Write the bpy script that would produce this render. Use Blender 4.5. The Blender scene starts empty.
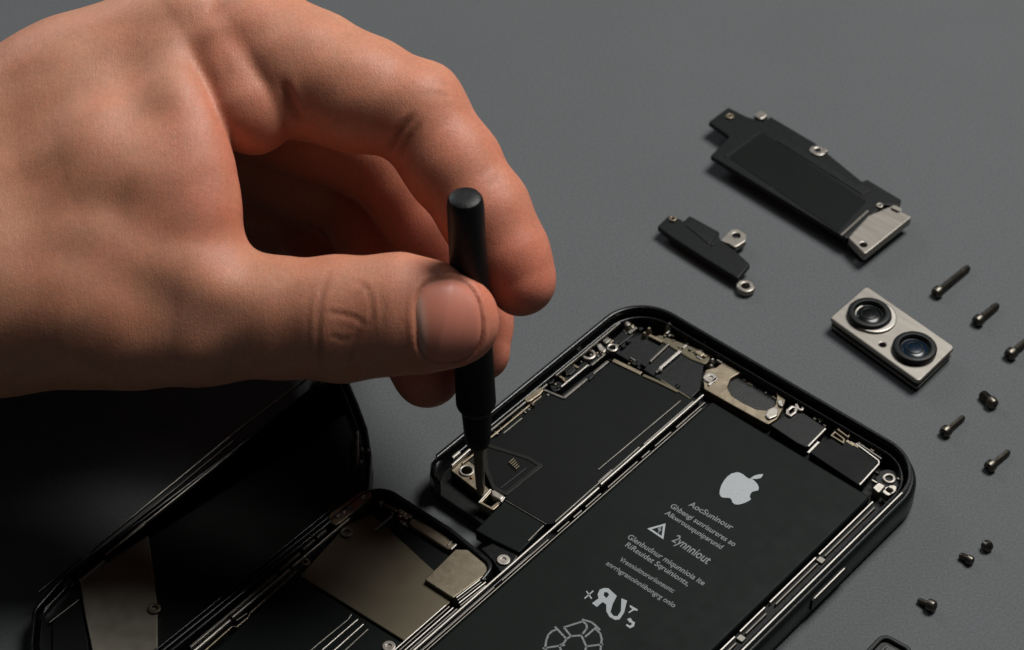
import bpy, bmesh, math, random
import numpy as np
from mathutils import Vector, Matrix
from mathutils.geometry import tessellate_polygon

K = 0.001                                   # everything below is written in millimetres
TILT, DIST, FOCAL = (0.7702831911899216, 469.74549562078647, 2300.0)                   # camera pitch, distance to the table, focal length in pixels
PHI = -0.7226746696917689                                 # how the phones lie on the table
ORG = (25.118698107236693, 2.026316082669868)                                 # top left corner of the big phone on the table
rnd = random.Random(7)
S = bpy.context.scene
COL = S.collection

# ------------------------------------------------------------------ materials
def mat(name, color, rough=0.5, metal=0.0, spec=0.5, var=0.12, scale=0.6, bump=0.0, bscale=6.0, coat=0.0, spots=0.0, stretch=None):
    m = bpy.data.materials.new(name); m.use_nodes = True
    nt = m.node_tree; N = nt.nodes; Lk = nt.links
    b = N['Principled BSDF']
    tc = N.new('ShaderNodeTexCoord'); mp = N.new('ShaderNodeMapping')
    mp.inputs['Scale'].default_value = (1000, 1000, 1000) if stretch is None else tuple(1000 * s for s in stretch)
    Lk.new(tc.outputs['Object'], mp.inputs['Vector'])
    n = N.new('ShaderNodeTexNoise'); n.inputs['Scale'].default_value = scale; n.inputs['Detail'].default_value = 6
    Lk.new(mp.outputs['Vector'], n.inputs['Vector'])
    r = N.new('ShaderNodeValToRGB')
    r.color_ramp.elements[0].position = 0.3; r.color_ramp.elements[1].position = 0.7
    lo = [c * (1 - var) for c in color]; hi = [min(1, c * (1 + var)) for c in color]
    r.color_ramp.elements[0].color = (*lo, 1); r.color_ramp.elements[1].color = (*hi, 1)
    Lk.new(n.outputs['Fac'], r.inputs['Fac']); Lk.new(r.outputs['Color'], b.inputs['Base Color'])
    b.inputs['Metallic'].default_value = metal
    b.inputs['Specular IOR Level'].default_value = spec
    b.inputs['Coat Weight'].default_value = coat; b.inputs['Coat Roughness'].default_value = 0.12
    rr = N.new('ShaderNodeMapRange'); rr.inputs['To Min'].default_value = max(0.02, rough - 0.1); rr.inputs['To Max'].default_value = min(1, rough + 0.1)
    n2 = N.new('ShaderNodeTexNoise'); n2.inputs['Scale'].default_value = scale * 2.3; n2.inputs['Detail'].default_value = 4
    Lk.new(mp.outputs['Vector'], n2.inputs['Vector'])
    Lk.new(n2.outputs['Fac'], rr.inputs['Value']); Lk.new(rr.outputs['Result'], b.inputs['Roughness'])
    if bump > 0:
        n3 = N.new('ShaderNodeTexNoise'); n3.inputs['Scale'].default_value = bscale; n3.inputs['Detail'].default_value = 3
        Lk.new(mp.outputs['Vector'], n3.inputs['Vector'])
        bp = N.new('ShaderNodeBump'); bp.inputs['Strength'].default_value = 1.0; bp.inputs['Distance'].default_value = bump * K
        Lk.new(n3.outputs['Fac'], bp.inputs['Height']); Lk.new(bp.outputs['Normal'], b.inputs['Normal'])
    return m

M = {}
M['frame'] = mat('black_anodised', (0.0040, 0.0047, 0.0047), 0.30, 0.0, 0.32)
M['lip'] = mat('dark_polished_lip', (0.010, 0.011, 0.0112), 0.27, 0.3, 0.45)
M['clear_film'] = mat('smoky_clear_film', (0.009, 0.009, 0.007), 0.45, 0.0, 0.2, var=0.3, scale=0.4, bump=0.02, bscale=1.0)
M['blade'] = mat('grey_tool_steel', (0.20, 0.175, 0.14), 0.5, 0.85, var=0.15, scale=0.4)
M['rim'] = mat('polished_rim', (0.045, 0.045, 0.045), 0.40, 1.0)
M['edge'] = mat('bright_steel_edge', (0.42, 0.395, 0.36), 0.45, 1.0, scale=0.2, var=0.12)
M['dull_edge'] = mat('dull_steel_edge', (0.15, 0.14, 0.125), 0.46, 1.0, scale=0.2, var=0.2)
M['tray'] = mat('dark_inner_tray', (0.0045, 0.005, 0.005), 0.55, 0.0, 0.2, bump=0.03, bscale=1.6)
M['battery'] = mat('black_battery_foil', (0.0030, 0.0052, 0.0044), 0.56, 0.0, 0.12, var=0.06, scale=0.15, bump=0.004, bscale=8)
M['board'] = mat('black_shield_film', (0.0028, 0.0042, 0.0036), 0.56, 0.0, 0.12, var=0.12, scale=0.2, bump=0.006, bscale=5)
M['film'] = mat('dark_flex_film', (0.0048, 0.0066, 0.0060), 0.45, 0.0, 0.25, var=0.2, scale=0.5, bump=0.012, bscale=1.2)
M['brass'] = mat('aged_nickel_brass', (0.215, 0.18, 0.13), 0.46, 1.0, var=0.22, scale=0.5, bump=0.01, bscale=2)
M['gold'] = mat('dull_bronze_shield', (0.115, 0.100, 0.070), 0.52, 0.95, var=0.06, scale=0.12, bump=0.004, bscale=6)
M['steel'] = mat('satin_steel', (0.34, 0.315, 0.28), 0.42, 1.0, var=0.12, scale=0.8, bump=0.006, bscale=5)
M['module_steel'] = mat('brushed_module_steel', (0.27, 0.25, 0.222), 0.44, 1.0, var=0.05, scale=0.2, bump=0.004, bscale=5, stretch=(0.25, 2, 2))
M['copper'] = mat('copper_contact', (0.55, 0.32, 0.18), 0.35, 1.0, var=0.2, scale=2)
M['screw'] = mat('blackened_screw_steel', (0.105, 0.095, 0.080), 0.38, 1.0, var=0.3, scale=1, bump=0.01, bscale=4)
M['plastic'] = mat('black_plastic', (0.0040, 0.0056, 0.0050), 0.46, 0.0, 0.22, var=0.2, scale=0.7, bump=0.02, bscale=2.5)
M['rubber'] = mat('black_grip', (0.0035, 0.0037, 0.0037), 0.48, 0.0, 0.30, var=0.2, scale=1.5, bump=0.05, bscale=2.2)
M['glass'] = mat('black_display_glass', (0.006, 0.0072, 0.0070), 0.32, 0.0, 0.3, var=0.2, scale=0.05)
M['lens_glass'] = mat('dark_lens_glass', (0.002, 0.0025, 0.003), 0.24, 0.0, 0.35)
M['blue_glass'] = mat('blue_coated_glass', (0.001, 0.008, 0.02), 0.24, 0.0, 0.35)
M['print'] = mat('pale_grey_print', (0.36, 0.385, 0.40), 0.6, 0.0, 0.3, var=0.06, scale=2)
M['fine_print'] = mat('worn_grey_print', (0.19, 0.205, 0.21), 0.6, 0.0, 0.3, var=0.35, scale=2.5)

# ------------------------------------------------------------------ mesh helpers; u along the phone's width, v down its length
class MB:
    def __init__(self): self.v = []; self.f = []; self.flat = set()
    def add(self, vs, fs):
        o = len(self.v); self.v += [tuple(p) for p in vs]; self.f += [tuple(i + o for i in q) for q in fs]; return self
    def plate(self, loops, z0, z1, bev=0.15, r=0.0, seg=4, low=0.0):
        """a flat piece: loops[0] outline (u, v), the rest holes; rounded corners, bevelled top edge"""
        if not isinstance(loops[0][0], (tuple, list)): loops = [loops]
        rings = []
        for i, lp in enumerate(loops):
            lp = [(p[0], -p[1]) + tuple(p[2:]) for p in lp]
            lp = rounded(lp, r if i == 0 else 0.0, seg)
            ar = sum(a[0] * b[1] - b[0] * a[1] for a, b in zip(lp, lp[1:] + lp[:1]))
            if (ar > 0) != (i == 0): lp = lp[::-1]
            rings.append(lp)
        prof = [(0.0, z0), (0.0, z1 - bev), (0.3 * bev, z1 - 0.3 * bev), (bev, z1)] if bev > 0 else [(0.0, z0), (0.0, z1)]
        if bev > 0.5: prof = [(0.0, z0), (0.0, z1 - bev), (0.08 * bev, z1 - 0.62 * bev), (0.3 * bev, z1 - 0.3 * bev), (0.62 * bev, z1 - 0.08 * bev), (bev, z1)]
        if low > 0: prof = [(low, z0), (0.35 * low, z0 + 0.35 * low), (0.0, z0 + low)] + prof[1:]
        tops = []; bots = []
        for lp in rings:
            n = len(lp); nor = normals2(lp); base = len(self.v)
            for d, z in prof:
                self.v += [(p[0] - q[0] * d, p[1] - q[1] * d, z) for p, q in zip(lp, nor)]
            for k in range(len(prof) - 1):
                a = base + k * n; b = a + n
                self.f += [(a + i, a + (i + 1) % n, b + (i + 1) % n, b + i) for i in range(n)]
            tops.append([base + (len(prof) - 1) * n + i for i in range(n)]); bots.append([base + i for i in range(n)])
        for idx, up in ((tops, True), (bots, False)):
            flat = [i for q in idx for i in q]
            for t in tessellate_polygon([[Vector(self.v[i]) for i in q] for q in idx]):
                a, b, c = (flat[k] for k in t)
                A, B, Cc = self.v[a], self.v[b], self.v[c]
                cr = (B[0] - A[0]) * (Cc[1] - A[1]) - (B[1] - A[1]) * (Cc[0] - A[0])
                self.flat.add(len(self.f)); self.f.append((a, b, c) if (cr > 0) == up else (a, c, b))
        return self
    def bar(self, u0, v0, u1, v1, w, z0, z1, bev=0.08):
        dx, dy = u1 - u0, v1 - v0; l = math.hypot(dx, dy); nx, ny = -dy / l * w / 2, dx / l * w / 2
        return self.plate([(u0 + nx, v0 + ny), (u1 + nx, v1 + ny), (u1 - nx, v1 - ny), (u0 - nx, v0 - ny)], z0, z1, bev)
    def rect(self, u0, u1, v0, v1, z0, z1, bev=0.12, r=0.0):
        return self.plate([(u0, v0), (u1, v0), (u1, v1), (u0, v1)], z0, z1, bev, r)
    def lathe(self, u, v, prof, n=28, axis=None, org=None):
        """profile of (radius, height) turned about the vertical at (u, v), or about axis from org (mm, x y z)"""
        if axis is None: o = Vector((u, -v, 0)); R = Matrix.Identity(3)
        else: o = Vector(org); R = Vector(axis).to_track_quat('Z', 'Y').to_matrix()
        base = len(self.v)
        for r, z in prof:
            for k in range(n):
                a = 2 * math.pi * k / n
                self.v.append(tuple(o + R @ Vector((r * math.cos(a), r * math.sin(a), z))))
        for j in range(len(prof) - 1):
            for k in range(n):
                a = base + j * n; b = a + n
                self.f.append((a + k, a + (k + 1) % n, b + (k + 1) % n, b + k))
        self.f.append(tuple(base + n - 1 - k for k in range(n)))
        self.f.append(tuple(base + (len(prof) - 1) * n + k for k in range(n)))
        return self
    def ring(self, u, v, r0, r1, z0, z1, n=24, bev=0.12):
        """a washer"""
        o = [(u + r1 * math.cos(2 * math.pi * k / n), v + r1 * math.sin(2 * math.pi * k / n)) for k in range(n)]
        i = [(u + r0 * math.cos(2 * math.pi * k / n), v + r0 * math.sin(2 * math.pi * k / n)) for k in range(n)]
        return self.plate([o, i], z0, z1, bev)
    def dome(self, u, v, r, z0, h, n=16):
        return self.lathe(u, v, [(r, z0), (r * 0.97, z0 + h * 0.45), (r * 0.75, z0 + h * 0.82), (r * 0.35, z0 + h)], n)
    def tube(self, pts, r, n=8):
        """round wire through points (mm, x y z); r a number or one per point"""
        P = [Vector(p) for p in pts]; rs = r if isinstance(r, (list, tuple)) else [r] * len(P)
        base = len(self.v); ref = Vector((0.13, 0.27, 0.95)).normalized()
        for i, p in enumerate(P):
            t = (P[min(i + 1, len(P) - 1)] - P[max(i - 1, 0)]).normalized()
            a = t.cross(ref).normalized(); b = t.cross(a)
            for k in range(n):
                w = 2 * math.pi * k / n
                self.v.append(tuple(p + (a * math.cos(w) + b * math.sin(w)) * rs[i]))
        for i in range(len(P) - 1):
            for k in range(n):
                a = base + i * n; b = a + n
                self.f.append((a + k, b + k, b + (k + 1) % n, a + (k + 1) % n))
        self.f.append(tuple(base + k for k in range(n)))
        self.f.append(tuple(base + (len(P) - 1) * n + n - 1 - k for k in range(n)))
        return self
    def build(self, name, m, parent=None, label=None):
        me = bpy.data.meshes.new(name)
        me.from_pydata([(x * K, y * K, z * K) for x, y, z in self.v], [], self.f)
        me.materials.append(m); me.update()
        me.set_sharp_from_angle(angle=math.radians(32))
        me.polygons.foreach_set('use_smooth', [i not in self.flat for i in range(len(me.polygons))])
        me.update()
        o = bpy.data.objects.new(name, me); COL.objects.link(o)
        if parent is not None: o.parent = parent
        if label: o['label'] = label
        return o

def rounded(lp, r, seg):
    """round the corners of a polygon; a point may carry its own radius as a third number"""
    out = []; n = len(lp)
    for i in range(n):
        p = Vector(lp[i][:2]); rad = lp[i][2] if len(lp[i]) > 2 else r
        a = Vector(lp[i - 1][:2]) - p; b = Vector(lp[(i + 1) % n][:2]) - p
        if rad <= 0: out.append((p.x, p.y)); continue
        la, lb = a.length, b.length; a.normalize(); b.normalize()
        ang = math.acos(max(-1, min(1, a.dot(b))))
        if ang > math.pi - 0.05: out.append((p.x, p.y)); continue
        t = min(rad / math.tan(ang / 2), la * 0.49, lb * 0.49); rad = t * math.tan(ang / 2)
        c = p + (a + b).normalized() * (rad / math.sin(ang / 2))
        s = p + a * t - c; e = p + b * t - c
        k = max(seg, int(rad * 2.2))
        tot = s.angle_signed(e)
        for j in range(k + 1):
            w = -tot * j / k
            out.append((c.x + s.x * math.cos(w) - s.y * math.sin(w), c.y + s.x * math.sin(w) + s.y * math.cos(w)))
    return out
def normals2(lp):
    n = len(lp); res = []
    for i in range(n):
        a = Vector(lp[i]) - Vector(lp[i - 1]); b = Vector(lp[(i + 1) % n]) - Vector(lp[i])
        if a.length < 1e-9: a = b
        if b.length < 1e-9: b = a
        na = Vector((a.y, -a.x)).normalized(); nb = Vector((b.y, -b.x)).normalized()
        m = na + nb
        if m.length < 1e-6: m = na
        m.normalize(); res.append(tuple(m / max(0.5, m.dot(na))))
    return res
def inset(lp, d):
    """move a (u, v) outline inwards by d"""
    lp = [(p[0], p[1]) for p in lp]
    ar = sum(a[0] * b[1] - b[0] * a[1] for a, b in zip(lp, lp[1:] + lp[:1]))
    if ar < 0: lp = lp[::-1]
    return [(p[0] - q[0] * d, p[1] - q[1] * d) for p, q in zip(lp, normals2(lp))]

def thing(name, label, cat, u=0.0, v=0.0, z=0.0, rot=0.0, group=None):
    """an Empty at the thing's base; its parts use its own u, v axes"""
    o = bpy.data.objects.new(name, None); COL.objects.link(o); o.empty_display_size = 0.01
    c, s = math.cos(PHI), math.sin(PHI)
    o.location = ((ORG[0] + u * c + v * s) * K, (ORG[1] + u * s - v * c) * K, z * K)
    o.rotation_euler = (0, 0, PHI + rot)
    o['label'] = label; o['category'] = cat
    if group: o['group'] = group
    return o
def at(lp, u, v): return [(p[0] - u, p[1] - v) + tuple(p[2:]) for p in lp]
def torx_screw(parent, u, v, z, r, m=None, name='screw'):
    """a flat screw head with a socket"""
    a = MB().ring(u, v, r * 0.36, r, z, z + 0.35, bev=0.12)
    a.lathe(u, v, [(r * 0.4, z), (r * 0.4, z + 0.12)], 12)
    return a.build(name, m or M['steel'], parent)

# ------------------------------------------------------------------ the table
def table():
    m = bpy.data.materials.new('grey_work_mat'); m.use_nodes = True
    nt = m.node_tree; N = nt.nodes; Lk = nt.links; b = N['Principled BSDF']
    tc = N.new('ShaderNodeTexCoord'); mp = N.new('ShaderNodeMapping'); mp.inputs['Scale'].default_value = (1000, 1000, 1000)
    Lk.new(tc.outputs['Object'], mp.inputs['Vector'])
    n1 = N.new('ShaderNodeTexNoise'); n1.inputs['Scale'].default_value = 2.2; n1.inputs['Detail'].default_value = 4; n1.inputs['Roughness'].default_value = 0.7
    n2 = N.new('ShaderNodeTexNoise'); n2.inputs['Scale'].default_value = 0.035; n2.inputs['Detail'].default_value = 3
    for n in (n1, n2): Lk.new(mp.outputs['Vector'], n.inputs['Vector'])
    r1 = N.new('ShaderNodeMapRange'); r1.inputs['From Min'].default_value = 0.25; r1.inputs['From Max'].default_value = 0.75; r1.inputs['To Min'].default_value = 0.68; r1.inputs['To Max'].default_value = 1.32
    r2 = N.new('ShaderNodeMapRange'); r2.inputs['To Min'].default_value = 0.94; r2.inputs['To Max'].default_value = 1.06
    Lk.new(n1.outputs['Fac'], r1.inputs['Value']); Lk.new(n2.outputs['Fac'], r2.inputs['Value'])
    mul = N.new('ShaderNodeMath'); mul.operation = 'MULTIPLY'; Lk.new(r1.outputs['Result'], mul.inputs[0]); Lk.new(r2.outputs['Result'], mul.inputs[1])
    mix = N.new('ShaderNodeVectorMath'); mix.operation = 'SCALE'; mix.inputs[0].default_value = (0.093, 0.098, 0.102)
    Lk.new(mul.outputs['Value'], mix.inputs['Scale']); Lk.new(mix.outputs['Vector'], b.inputs['Base Color'])
    b.inputs['Roughness'].default_value = 0.72; b.inputs['Specular IOR Level'].default_value = 0.25
    bp = N.new('ShaderNodeBump'); bp.inputs['Distance'].default_value = 0.05 * K; bp.inputs['Strength'].default_value = 0.6
    Lk.new(n1.outputs['Fac'], bp.inputs['Height']); Lk.new(bp.outputs['Normal'], b.inputs['Normal'])
    me = bpy.data.meshes.new('table_top')
    me.from_pydata([(-1.2, -0.6, 0), (1.2, -0.6, 0), (1.2, 1.6, 0), (-1.2, 1.6, 0)], [], [(0, 1, 2, 3)]); me.materials.append(m)
    o = bpy.data.objects.new('table_top', me); COL.objects.link(o); o['kind'] = 'structure'
table()

# ------------------------------------------------------------------ the big phone, screen off, battery and boards open
ph = thing('opened_phone', 'opened black phone body with its printed battery and circuit boards bare', 'phone')
END = 142.0
OUT = [(-0.8, -0.8, 10.8), (72.9, -0.8, 10.6), (72.9, END, 9.5), (27.0, END, 1.0), (27.0, 64.3, 0.6), (-0.8, 64.3, 6.2)]
rin = lambda lp: [(p[0], p[1]) for p in rounded([tuple(q) for q in lp], 0, 6)]
def wall(o, i, vend):
    """the raised frame: left side, top and right side, open along the lower edge of the left wing"""
    return rin([(-0.8 + o, vend), (-0.8 + o, -0.8 + o, 10.8 - o), (72.9 - o, -0.8 + o, 10.6 - o), (72.9 - o, END), (72.9 - i, END), (72.9 - i, -0.8 + i, max(1, 10.6 - i)), (-0.8 + i, -0.8 + i, max(1, 10.8 - i)), (-0.8 + i, vend + 0.6 * (i - o))])
MB().plate([rin([(-0.8, 58.5), (-0.8, -0.8, 10.8), (72.9, -0.8, 10.6), (72.9, END), (71.0, END), (71.0, 1.1, 8.7), (1.1, 1.1, 8.9), (1.1, 58.5), (2.4, 61.2), (4.4, 63.2), (3.6, 64.0), (1.4, 63.0), (-0.3, 60.9)])], 0.0, 6.5, 1.2, low=1.4).build('frame', M['frame'], ph)
MB().plate(inset(rin(OUT), 0.6), 0.1, 2.6, 0.3, low=0.8).build('back_plate', M['tray'], ph)
MB().plate([(27.0, 64.4), (28.0, 64.4), (28.0, END), (27.0, END)], 0.0, 4.6, 0.2).build('side_wall', M['frame'], ph)
MB().plate([wall(1.0, 1.75, 60.0)], 5.8, 7.9, 0.2).build('polished_lip', M['lip'], ph)
MB().plate([wall(2.5, 2.9, 57.0)], 2.7, 6.2, 0.15).build('inner_lip', M['lip'], ph)
edge = MB().plate([(71.45, 9.8), (71.82, 9.8), (71.82, END - 2), (71.45, END - 2)], 7.6, 8.02, 0.14)  # pale metal strip set in as the highlight along the right rim
edge.build('edge_highlight', M['edge'], ph)
b = MB().rect(72.7, 73.2, 28.9, 39.6, 2.2, 5.0, 0.2)
b.build('side_button', M['frame'], ph)
MB().bar(73.05, 29.6, 73.05, 39.0, 0.26, 4.6, 5.08, 0.08).build('button_edge', M['edge'], ph)

# battery with its printing
bat = MB().rect(29.5, 67.0, 12.9, END - 6, 2.6, 6.0, 0.55, 0.8).build('battery', M['battery'], ph)
ZB = 6.012
def ink(name, polys, m='print', z=ZB, parent=bat):
    a = MB()
    for lp in polys: a.plate(lp, z - 0.01, z + 0.008, 0)
    return a.build(name, M[m], parent)
apple = [(44.56, 24.70), (44.07, 25.57), (43.95, 26.65), (44.08, 27.88), (44.45, 29.23), (45.01, 30.40), (45.56, 31.15), (46.13, 31.47), (46.64, 31.36), (47.14, 30.95), (47.59, 30.62), (48.08, 30.77), (48.64, 31.20), (49.14, 31.29), (49.56, 31.05), (49.99, 30.55), (50.40, 29.72), (50.66, 28.83), (50.71, 28.29), (50.41, 28.10), (50.13, 27.91), (49.88, 27.40), (49.73, 26.74), (49.98, 26.25), (50.29, 25.78), (50.36, 25.45), (49.94, 24.89), (49.30, 24.45), (48.45, 24.19), (47.71, 24.08), (47.27, 24.43), (46.76, 24.44), (45.90, 24.29), (45.10, 24.36)]
leaf = [(47.42, 24.13), (47.62, 23.11), (48.07, 22.31), (48.63, 21.72), (48.81, 22.30), (48.84, 22.91), (48.42, 23.55), (47.84, 24.03)]
ink('fruit_logo', [apple, leaf])
def text(body, start, end, cap, m='fine_print', bold=0.0, parent=bat, name='printed_line', mirror=False):
    """one printed line along u: start and end of its base line, height of its capitals (mm)"""
    cu = bpy.data.curves.new('line', 'FONT'); cu.body = body; cu.size = 1.0; cu.offset = bold; cu.resolution_u = 3
    t = bpy.data.objects.new('line', cu); COL.objects.link(t)
    dg = bpy.context.evaluated_depsgraph_get(); me = bpy.data.meshes.new_from_object(t.evaluated_get(dg))
    bpy.data.objects.remove(t)
    xs = [v.co.x for v in me.vertices]; x0, x1 = min(xs), max(xs)
    L = math.hypot(end[0] - start[0], end[1] - start[1]); an = math.atan2(-(end[1] - start[1]), end[0] - start[0])
    sx = L / (x1 - x0); sy = cap / 0.70
    for v in me.vertices:
        x = (v.co.x - x0) * sx; y = v.co.y * sy
        if mirror: x = L - x
        v.co = ((start[0] + x * math.cos(an) - y * math.sin(an)) * K, (-start[1] + x * math.sin(an) + y * math.cos(an)) * K, ZB * K)
    if mirror: me.flip_normals()
    me.materials.clear(); me.materials.append(M[m])
    o = bpy.data.objects.new(name, me); COL.objects.link(o); o.parent = parent
    return o
for body, se, cap in (
    ('AocSuninour', [(42.86, 37.22), (52.48, 36.71)], 1.32),
    ('Ghbengi sunrisureres ao', [(40.55, 39.79), (55.28, 39.55)], 1.21),
    ('Alkwrouuqunipsrunid', [(40.87, 41.73), (53.89, 41.66)], 1.15),
    ('2ynnniout', [(45.89, 45.98), (54.18, 46.14)], 2.01),
    ('Glenbudnur miqunnioia ite', [(39.33, 50.84), (56.72, 50.51)], 1.21),
    ('RiReuidet Sqruinionts,', [(40.29, 52.58), (54.72, 52.46)], 1.21),
    ('Vrenniuitnoruriionsuntc', [(41.68, 55.96), (53.71, 55.43)], 1.09),
    ('anrrhgranoinniibongrg onlo', [(40.43, 58.26), (55.93, 57.95)], 1.09)):
    text(body, se[0], se[1], cap, bold=0.012)
tri = [(40.75, 46.63), (42.50, 43.41), (44.61, 46.70)]
ink('warning_triangle', [[tri, inset(tri, 0.42)]])
ink('warning_bolt', [[(42.18, 45.37), (42.37, 44.43), (42.66, 45.14), (42.91, 45.05), (43.00, 46.39), (42.65, 45.60)]], 'fine_print')
# the reversed R joined to a U, and the small marks beside it
def px(*pts): return list(pts)
ink('approval_mark', [
    [[(44.43, 62.20), (46.66, 62.57), (47.29, 64.50), (48.16, 66.16), (49.13, 66.45), (49.69, 66.01), (49.39, 64.71), (47.63, 62.45), (48.70, 62.17), (50.02, 64.57), (50.41, 66.33), (49.91, 66.95), (48.74, 67.09), (47.51, 66.49), (46.46, 65.29), (45.63, 65.30), (45.59, 66.85), (44.39, 66.76), (44.57, 65.14), (43.85, 64.55), (43.44, 63.45), (43.77, 62.67)], [(44.41, 63.33), (44.80, 64.02), (45.59, 64.18), (45.47, 63.25), (44.87, 63.04)]]])
ink('plus_mark', [[(42.59, 66.83), (42.84, 66.85), (42.87, 64.44), (42.62, 64.42)], [(41.85, 65.40), (41.90, 65.18), (43.72, 65.89), (43.64, 66.14)]])
ink('corner_mark', [[(49.73, 62.59), (51.43, 62.49), (51.57, 62.76), (51.01, 63.04), (50.78, 64.15), (50.56, 64.10), (50.66, 63.05), (49.94, 62.96)]])
ink('end_mark', [[(51.34, 65.40), (51.68, 64.80), (52.34, 65.11), (52.88, 65.05), (53.32, 65.86), (53.07, 66.68), (52.09, 66.65), (52.02, 66.29), (52.68, 66.25), (52.74, 65.77), (52.49, 65.52), (52.14, 65.71), (51.73, 65.53)]])
sym = MB()
def stroke(pts, w=0.36):
    for a, c in zip(pts[:-1], pts[1:]):
        sym.bar(a[0], a[1], c[0], c[1], w, ZB - 0.01, ZB + 0.008, 0)
for pts in (
    [(44.57, 79.67), (43.73, 78.49), (43.20, 77.28), (43.15, 76.25), (43.50, 75.47)], [(42.90, 75.14), (46.19, 75.88), (46.44, 76.96), (46.18, 77.84)],
    [(44.40, 80.23), (46.86, 77.06)], [(44.16, 74.23), (45.79, 71.01), (46.72, 71.08), (47.35, 71.66), (47.60, 73.16)],
    [(44.16, 74.23), (46.39, 74.88), (47.62, 73.56), (49.87, 74.82), (51.77, 72.50)], [(45.42, 70.74), (47.07, 70.12), (48.23, 70.23), (49.38, 70.46)],
    [(48.35, 73.39), (48.43, 70.47)], [(48.60, 70.79), (49.84, 71.01), (50.88, 71.81), (51.53, 72.82)], [(46.19, 75.88), (46.39, 74.88)],
    [(46.18, 77.84), (48.16, 79.13), (50.16, 78.52), (50.77, 76.54), (49.87, 74.82)], [(44.57, 79.67), (46.63, 81.64), (48.94, 81.92), (48.16, 79.13)],
    [(48.94, 81.92), (51.85, 80.51), (50.16, 78.52)], [(51.85, 80.51), (53.63, 77.78), (50.77, 76.54)], [(53.63, 77.78), (53.28, 75.19), (51.53, 72.82)]):
    stroke(pts)
sym.build('recycling_mark', M['fine_print'], bat)

# rails between battery and boards, and along the right side
def rail(u0, v0, u1, v1, w, z, m, name='rail', h=0.7): return MB().bar(u0, v0, u1, v1, w, z - h, z, 0.1).build(name, M[m], ph)
rail(27.25, 12.6, 27.25, 43.8, 0.36, 5.9, 'edge'); rail(27.5, 44.6, 27.7, END - 8, 0.36, 5.9, 'edge')
rail(26.4, 14.6, 26.4, 30.0, 0.3, 5.1, 'dull_edge'); rail(26.2, 31.0, 26.4, 56.0, 0.3, 5.1, 'dull_edge')
for a, c in ((13.5, 22.5), (24, 29), (30.5, 33), (34.2, 43), (45, 49.5), (50.6, 53), (54.2, 57.6), (60, 73), (75, 98), (100, 130)):
    rail(28.35, a, 28.35, c, 0.3, 5.2, 'dull_edge')
rail(29.15, 15.5, 29.15, END - 8, 0.26, 5.6, 'dull_edge')
for a, c in ((13.2, 30.3), (31.2, 45.2), (46.6, 54.0), (55.4, 66.5), (68, 100), (102, 130)):
    rail(67.75, a, 67.75, c, 0.34, 5.4, 'edge'); rail(68.75, a + 0.9, 68.75, c - 0.4, 0.3, 5.3, 'dull_edge')
MB().rect(67.3, 69.8, 13.0, END - 8, 2.6, 4.5, 0.1).build('side_channel', M['tray'], ph)
for vv in (30.8, 54.7): MB().rect(67.9, 69.3, vv - 0.7, vv + 0.7, 4.4, 5.0, 0.15, 0.3).build('channel_clip', M['dull_edge'], ph)

# logic board on the left, under a black film with metal edges
board = [(7.48, 16.99), (27.20, 13.35), (27.33, 30.36), (27.13, 43.64), (27.81, 54.43), (25.66, 57.30), (15.99, 57.80), (7.95, 54.99), (2.84, 49.87), (3.95, 46.81), (1.94, 37.24), (2.19, 31.60), (6.48, 30.90), (7.64, 30.60)]
bd = MB().plate(board, 2.6, 4.9, 0.2, 0.4).build('logic_board', M['board'], ph)
def strip(pts, w, z, m, parent, name='metal_edge', h=0.5):
    a = MB()
    for p, q in zip(pts[:-1], pts[1:]): a.bar(p[0], p[1], q[0], q[1], w, z - h, z, 0.08)
    return a.build(name, M[m], parent)
strip([(7.04, 30.80), (7.07, 17.28)], 0.55, 5.25, 'dull_edge', bd)
strip([(2.05, 31.73), (6.97, 30.72)], 0.55, 5.2, 'dull_edge', bd)
strip([(7.58, 16.34), (14.11, 15.59)], 0.9, 5.2, 'brass', bd); strip([(14.67, 15.66), (18.00, 15.10), (22.64, 14.65)], 0.7, 5.2, 'gold', bd)
strip([(18.10, 14.28), (25.50, 14.49)], 0.35, 5.1, 'gold', bd)
strip([(24.53, 16.24), (24.10, 40.75)], 0.22, 5.15, 'dull_edge', bd)
strip([(3.42, 45.34), (3.37, 36.52), (3.38, 33.27)], 0.35, 5.3, 'brass', bd); strip([(4.38, 45.55), (4.41, 40.06)], 0.3, 5.1, 'dull_edge', bd)
strip([(26.08, 39.00), (26.13, 43.18)], 0.3, 5.2, 'dull_edge', bd)
# clip on the left wall
c = MB(); c.plate([(1.81, 36.66), (1.48, 34.80), (2.30, 31.89), (3.20, 32.19), (3.49, 33.56), (3.28, 36.27), (2.80, 37.05)], 5.0, 6.0, 0.2, 0.4)
q = [(3.89, 36.38)][0]; c.dome(q[0], q[1], 0.5, 5.0, 0.9)
c.build('wall_clip', M['brass'], ph)
rail(2.55, 30.5, 2.5, 51.5, 0.4, 5.9, 'dull_edge', 'wall_rail'); rail(3.4, 33.5, 3.3, 50.5, 0.4, 5.2, 'brass', 'wall_rail'); rail(2.6, 8.2, 2.6, 28.0, 0.25, 6.4, 'dull_edge', 'wall_rail')

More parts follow.
